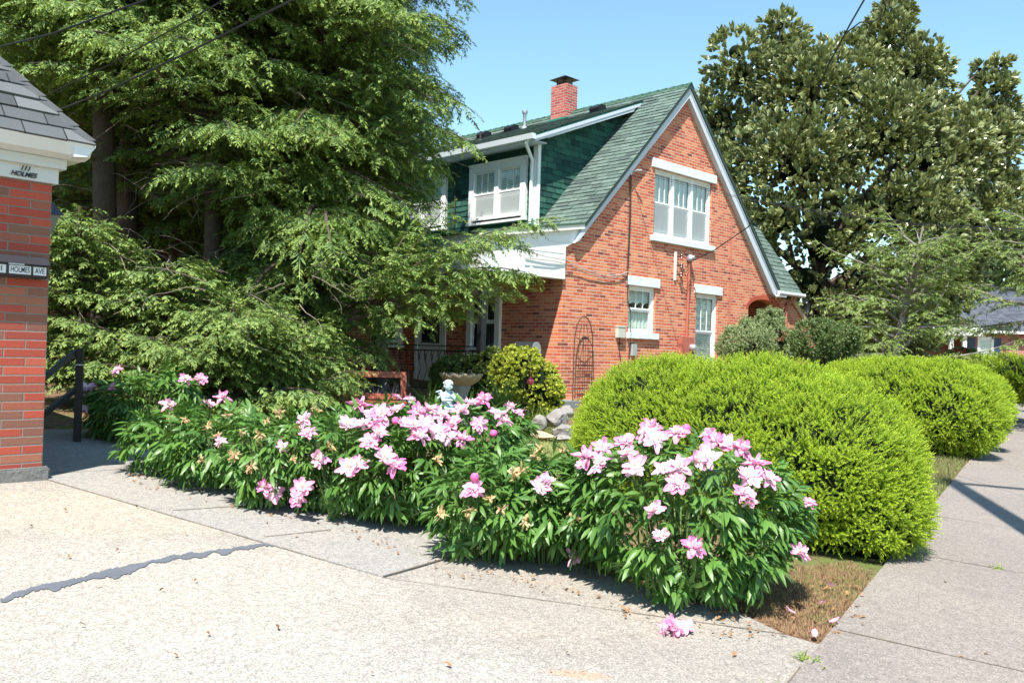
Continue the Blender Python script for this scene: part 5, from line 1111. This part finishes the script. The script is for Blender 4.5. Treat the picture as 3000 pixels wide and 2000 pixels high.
peony('low nearly bloomless peony at the left end of the row by the walkway shade',390,1108,.42,.56,STD,420,102)
peony('peony covered in tan faded flowers, second from the left end of the row',505,1146,.46,.66,STD,470,103)
peony('peony with one white faded bloom behind two low pink ones',640,1188,.46,.72,STD,480,104)
peony('peony at the middle of the row with blooms leaning over the walkway',790,1215,.46,.80,STD,520,105)
peony('peony below the big drift of pink blooms, left of the cherub',930,1238,.46,.86,STD,540,106)
peony('peony in front of the cherub carrying the densest pink blooms',1050,1262,.50,.92,STD,580,107,push=.7)
peony('back row peony in front of the wooden bench',850,1075,.60,.62,STD,480,108,push=.3)
peony('back row peony below the birdbath with the tallest blooms',1105,1090,.60,.62,STD,520,109,push=.3)
peony('peony with tan withered heads left of the biggest clump',1120,1318,.40,.72,STD,460,110)
peony('low peony between the withered heads and the biggest clump',1255,1326,.42,.72,STD,460,111)
peony('biggest peony clump, nearest the camera, in front of the large yew mound',1560,1422,.72,1.0,[(0,0,.52,.95,.85,.42),(-.45,.15,.50,.62,.6,.40),(.5,.05,.48,.60,.6,.40),(-.1,.1,.66,.7,.65,.30),(.05,-.35,.32,.75,.5,.30)],1500,112)
for i,(t,b_,bl) in enumerate(PEO): pass
def hit(px,py):
    """first foliage mound met by the sight line through D-pixel px,py"""
    o=EYE; d=ray(px*1.2755,py*1.2755); best=(1e9,None,None); near=(1e9,None,None)
    for t,base,bl in PEO:
        for c,r in bl:
            c=np.array(c); r=np.array(r)*1.05; oo=(o-c)/r; dd=d/r; A=dd@dd; B=2*oo@dd; Cc=oo@oo-1; D=B*B-4*A*Cc
            if D>0:
                s=(-B-math.sqrt(D))/(2*A)
                if s<best[0]: best=(s,t,base)
            s=-B/(2*A); m_=math.sqrt(max(0,oo@oo+B*s+A*s*s))
            if m_<near[0]: near=(m_,t,base,s)
    if best[1] is not None: return o+d*best[0],best[1],best[2]
    return o+d*near[3],near[1],near[2]
BL=[(274,860),(265,895),(202,905),(213,898),(190,912),(205,940),(420,877),(453,877),(383,935),(467,932),(510,927),(215,1010),
(708,975),(713,1005),(517,1022),(648,1032),(612,1122),(628,1130),(703,1122),(698,1146),(737,1062),
(797,985),(822,945),(850,960),(880,965),(905,922),(935,925),(915,955),(960,960),(975,985),(1005,965),(1040,985),(1060,955),(1080,940),(1105,932),(1135,960),(1150,978),(1185,955),(1165,942),(1030,1010),(1060,1018),(1000,1000),(950,990),(855,1025),(875,1003),(890,1055),(910,1075),(800,1080),(830,1075),(1095,985),(985,955),(930,985),(870,985),(840,985),(960,1010),
(1090,1135),(1255,1115),(1245,1128),
(1360,1060),(1390,1075),(1395,1040),(1445,1028),(1450,1055),(1465,1082),(1500,998),(1512,1022),(1488,1012),(1560,1012),(1625,1018),(1665,1037),(1692,1045),(1528,1088),(1562,1082),(1555,1122),(1600,1070),(1620,1062),(1725,1078),(1712,1102),(1752,1108),(1700,1142),(1508,1178),(1522,1235),(1590,1260),(1338,1282),(1820,1270),(1842,1160),(1714,1162),(1350,1078),(1640,1030)]
small={(517,1022),(648,1032),(1522,1235),(1714,1162),(1842,1160),(215,1010),(205,940),(1350,1078),(265,895)}
WL=[(1240,1040),(1232,1060),(1290,1045),(1325,1192),(1080,1180),(1090,1175),(1175,1095),(1190,1090),(500,1005),(560,1000),(545,1050),(600,1005),(480,985),(640,960),(615,975),(690,985),(430,970),(465,1060),(580,1075),(680,1060),(1125,1150),(1200,1200),(1150,1175),(1000,1060),(1020,1185),(760,1030),(720,950),(390,965),(520,960)]
cnt={}
def put(me,name,x,y,sc_,rnd,away=.03,up=.5):
    p,t,base=hit(x,y); cn=(p-base)*np.array([1,1,.6]); nr=nrm(cn); tv=nrm(EYE-p); ax=nrm(nr*.5+tv*.55+np.array([0,0,up])+rnd.normal(0,.22,3)); p=p+nr*away
    if p[2]<gz(p[0],p[1])+.06: p[2]=gz(p[0],p[1])+.06
    o=bpy.data.objects.new(name,me); COL.objects.link(o); o.parent=t; o.location=tuple(p-base)
    o.rotation_mode='QUATERNION'; q=Vector(ax).to_track_quat('Z','Y'); o.rotation_quaternion=q@Matrix.Rotation(rnd.uniform(0,6.28),3,'Z').to_quaternion(); o.scale=(sc_,)*3
rb_=np.random.default_rng(3)
for i,(x,y) in enumerate(BL): put(BM[i%6],'blossom',x,y,rb_.uniform(.74,1.0)*(.66 if (x,y) in small else 1.),rb_,.045)
for i,(x,y) in enumerate(WL): put(WM[i%4],'wilted_blossom',x,y,rb_.uniform(.7,1.2),rb_,.03)
for x,y in ((912,985),(1125,1010),(1095,1112),(1575,1010)): put(bud_me,'bud',x,y,.9,rb_,.07)
# fallen flower head and petals
g=DG(1550,1462); fh=empty('fallen_flower_head',g+np.array([0,0,.02]),0,'crushed pink peony head lying on the concrete below the biggest clump','flower')
for k,(dx,dy,sc_) in enumerate(((0,0,.7),(-.07,-.02,.5),(.06,.03,.6),(.0,.07,.55))):
    o=bpy.data.objects.new('blossom',BM[(k+1)%6]); COL.objects.link(o); o.parent=fh; o.location=(dx,dy,.03); o.scale=(sc_,)*3; o.rotation_euler=(k*.9+.6,.8,k*1.7)
for k,(x,y,lb) in enumerate(((1905,1440,'pink petal on the dry soil nearest the pavement edge, lying alone'),(1870,1475,'pale petal lying where the driveway meets the pavement'),(1826,1420,'pink petal on dry soil close under the biggest clump'),(1915,1355,'purple petal in the yew shade by the pavement'),(1880,1395,'small white petal on the soil in the yew shade'))):
    V,F=petal(.06,.035,.5,4,3,random.Random(k)); gg=DG(x,y); A=np.zeros((len(V),4)); A[:,1]=.3; A[:,3]=1; o=bigmesh('fallen_petal',V,F,A,M['petal'],None,True); o.location=tuple(gg+np.array([0,0,.03])); o.rotation_euler=(.2,0,k*1.3); tag(o,lb,'petal','petals fallen on the ground')
# ---------------------------------------------------------------- grass
M['grass']=leaf('grass_blades',(.09,.14,.04),(.24,.27,.09),(.42,.38,.18),.8,.7,.2,.3)
def grass(polys,dens,seed,L=.05,w_=.006):
    rnd=np.random.default_rng(seed); Ps=[]
    for poly in polys:
        poly=np.array(poly)[:,:2]; mn,mx=poly.min(0),poly.max(0); n=int(dens*np.prod(mx-mn)); q=rnd.uniform(mn,mx,(n,2)); ins=np.zeros(n,bool); j=len(poly)-1
        for i in range(len(poly)):
            a,b=poly[i],poly[j]; c=((a[1]>q[:,1])!=(b[1]>q[:,1]))&(q[:,0]<(b[0]-a[0])*(q[:,1]-a[1])/(b[1]-a[1]+1e-12)+a[0]); ins^=c; j=i
        Ps.append(q[ins])
    q=np.concatenate(Ps); n=len(q); P=np.stack([q[:,0],q[:,1],GA*q[:,0]+GB*q[:,1]],1); az=rnd.uniform(0,6.28,n); ln=rnd.uniform(.1,.8,n); l=L*rnd.uniform(.5,1.3,n)
    s=np.stack([-np.sin(az),np.cos(az),0*az],1)*w_/2; d=np.stack([np.cos(az)*ln,np.sin(az)*ln,np.ones(n)],1)*l[:,None]
    V=np.stack([P-s,P+s,P+d+s*.3,P+d-s*.3],1).reshape(-1,3); F=np.arange(4*n).reshape(-1,4); A=np.zeros((n,4,4)); A[:,:,0]=rnd.random(n)[:,None]; A[:,2:,1]=rnd.random(n)[:,None]; A[:,:,3]=1
    o=bigmesh('grass',V,F,A.reshape(-1,4),M['grass'],None); tag(o,'short mown grass and dry clippings between the hedges, rocks and pavement','grass',kind='stuff')
grass([[SW(4,-.02),SW(12,-.02),SW(12,-2.5),SW(4,-2.5)],[SW(12,-.02),SW(40,-.02),SW(40,-1.5),SW(12,-1.5)]],1500,1,.06)
gA=[tuple(DG(x,y)[:2]) for x,y in ((1100,1180),(1400,1180),(1420,990),(1290,985),(1150,1000))]
sheet('lawn',gA,.012,plain('yellowing_turf',(.28,.29,.11),.95,.1,0,.35,9,.6,60),'small patch of yellowing lawn between peonies, rocks and the large yew','lawn')
gB=np.array(gA); 
rg=np.random.default_rng(4)
def grass2(): pass
M['drygrass']=leaf('dry_straw',(.22,.12,.07),(.42,.27,.16),(.17,.24,.07),.25,.8,.1,.2)
o_=M['grass']; grass([gA],2600,5,.05); bpy.data.objects['grass.001']['label']='fine short lawn blades in front of the rock edging'
M['grass']=M['drygrass']; grass([[tuple(DG(x,y)[:2]) for x,y in ((1884,1478),(2010,1335),(1960,1290),(1640,1330),(1700,1400),(1803,1456))]],7000,6,.022,.0045); bpy.data.objects['grass.002']['label']='dry straw litter on the bare corner beside the biggest peony clump'; M['grass']=o_
# ---------------------------------------------------------------- poles and wires
up_=MB().tube([(0,0,-1),(0,0,11.2)],[.17,.12],14); up_.beam((-1.1,0,10.5),(1.1,0,10.5),.1,.12); pole=up_.build('utility_pole',M['bark'],None); pb=np.array(G(3000,1550)[:2])-np.array([math.sin(AZ),math.cos(AZ)])*3.4; pole.location=(pb[0],pb[1],0); tag(pole,'wooden utility pole at the kerb whose shadow crosses the pavement','pole')
wires=[]
def wire(name,label,pts,r,mat='cable',sag=0,n=24,cat='wire'):
    pts=[np.array(p,float) for p in pts]; L=[]
    for i in range(len(pts)-1):
        for k in range(n):
            f=k/n; p=pts[i]*(1-f)+pts[i+1]*f; p[2]-=sag*4*f*(1-f); L.append(p)
    L.append(pts[-1]); o=MB().tube(L,r,5).build(name,M[mat],None); tag(o,label,cat)
wh=H(4.15,-.14,3.22); b_=MB()
sv=[wh,Dat(1640,575,19.3),Dat(1720,520,18.),Dat(1790,400,16.2),Dat(1855,262,14.6),Dat(1905,145,13.4),Dat(1955,52,12.4),Dat(1985,0,11.7),Dat(2060,-170,10.)]
wire('service_drop','thick twisted black service cable from the weatherhead up across the magnolia',sv,.012,n=4)
wire('service_loop','black cable loop sagging beside the service cable high in front of the magnolia',[Dat(1945,75,12.5),Dat(1975,52,12.3),Dat(2005,50,12.2),Dat(2030,35,12.1),Dat(2035,15,12.),Dat(2020,-20,11.9)],.010,n=4)
wire('thin_wire','pair of thin wires from the wall bracket across the upper window',[H(1.95,-.14,4.92),Dat(1700,453,17.5),Dat(1850,481,15.),Dat(2100,513,12.),Dat(2352,527,10.),Dat(2700,540,8)],.0055,n=3)
wire('thin_wire','lower thin wire running just under its twin across the upper window',[H(1.95,-.14,4.87),Dat(1700,456,17.5),Dat(1850,484,15.),Dat(2100,517,12.),Dat(2352,532,10.),Dat(2700,548,8)],.0045,n=3)
wire('overhead_wire','uppermost wire crossing in front of the hemlocks at top left corner',[Dat(-60,122,9.),Dat(120,78,8.),Dat(330,2,7.),Dat(500,-70,6.2)],.009,n=4)
wire('overhead_wire','long wire from the garage roof rising across the hemlocks to the top edge',[Dat(120,258,10.5),Dat(240,212,9.5),Dat(450,112,8.3),Dat(672,0,7.2),Dat(900,-130,6.2)],.0105,n=4)
wire('overhead_wire','middle wire, partly lost in the hemlock boughs above the garage',[Dat(70,236,11.),Dat(250,150,9.8),Dat(480,20,8.8),Dat(620,-60,8)],.008,n=4)
wire('roadside_wire','thin wire against the sky right of the magnolia',[Dat(2190,392,30),Dat(2352,376,26),Dat(2500,360,22)],.012,n=3)
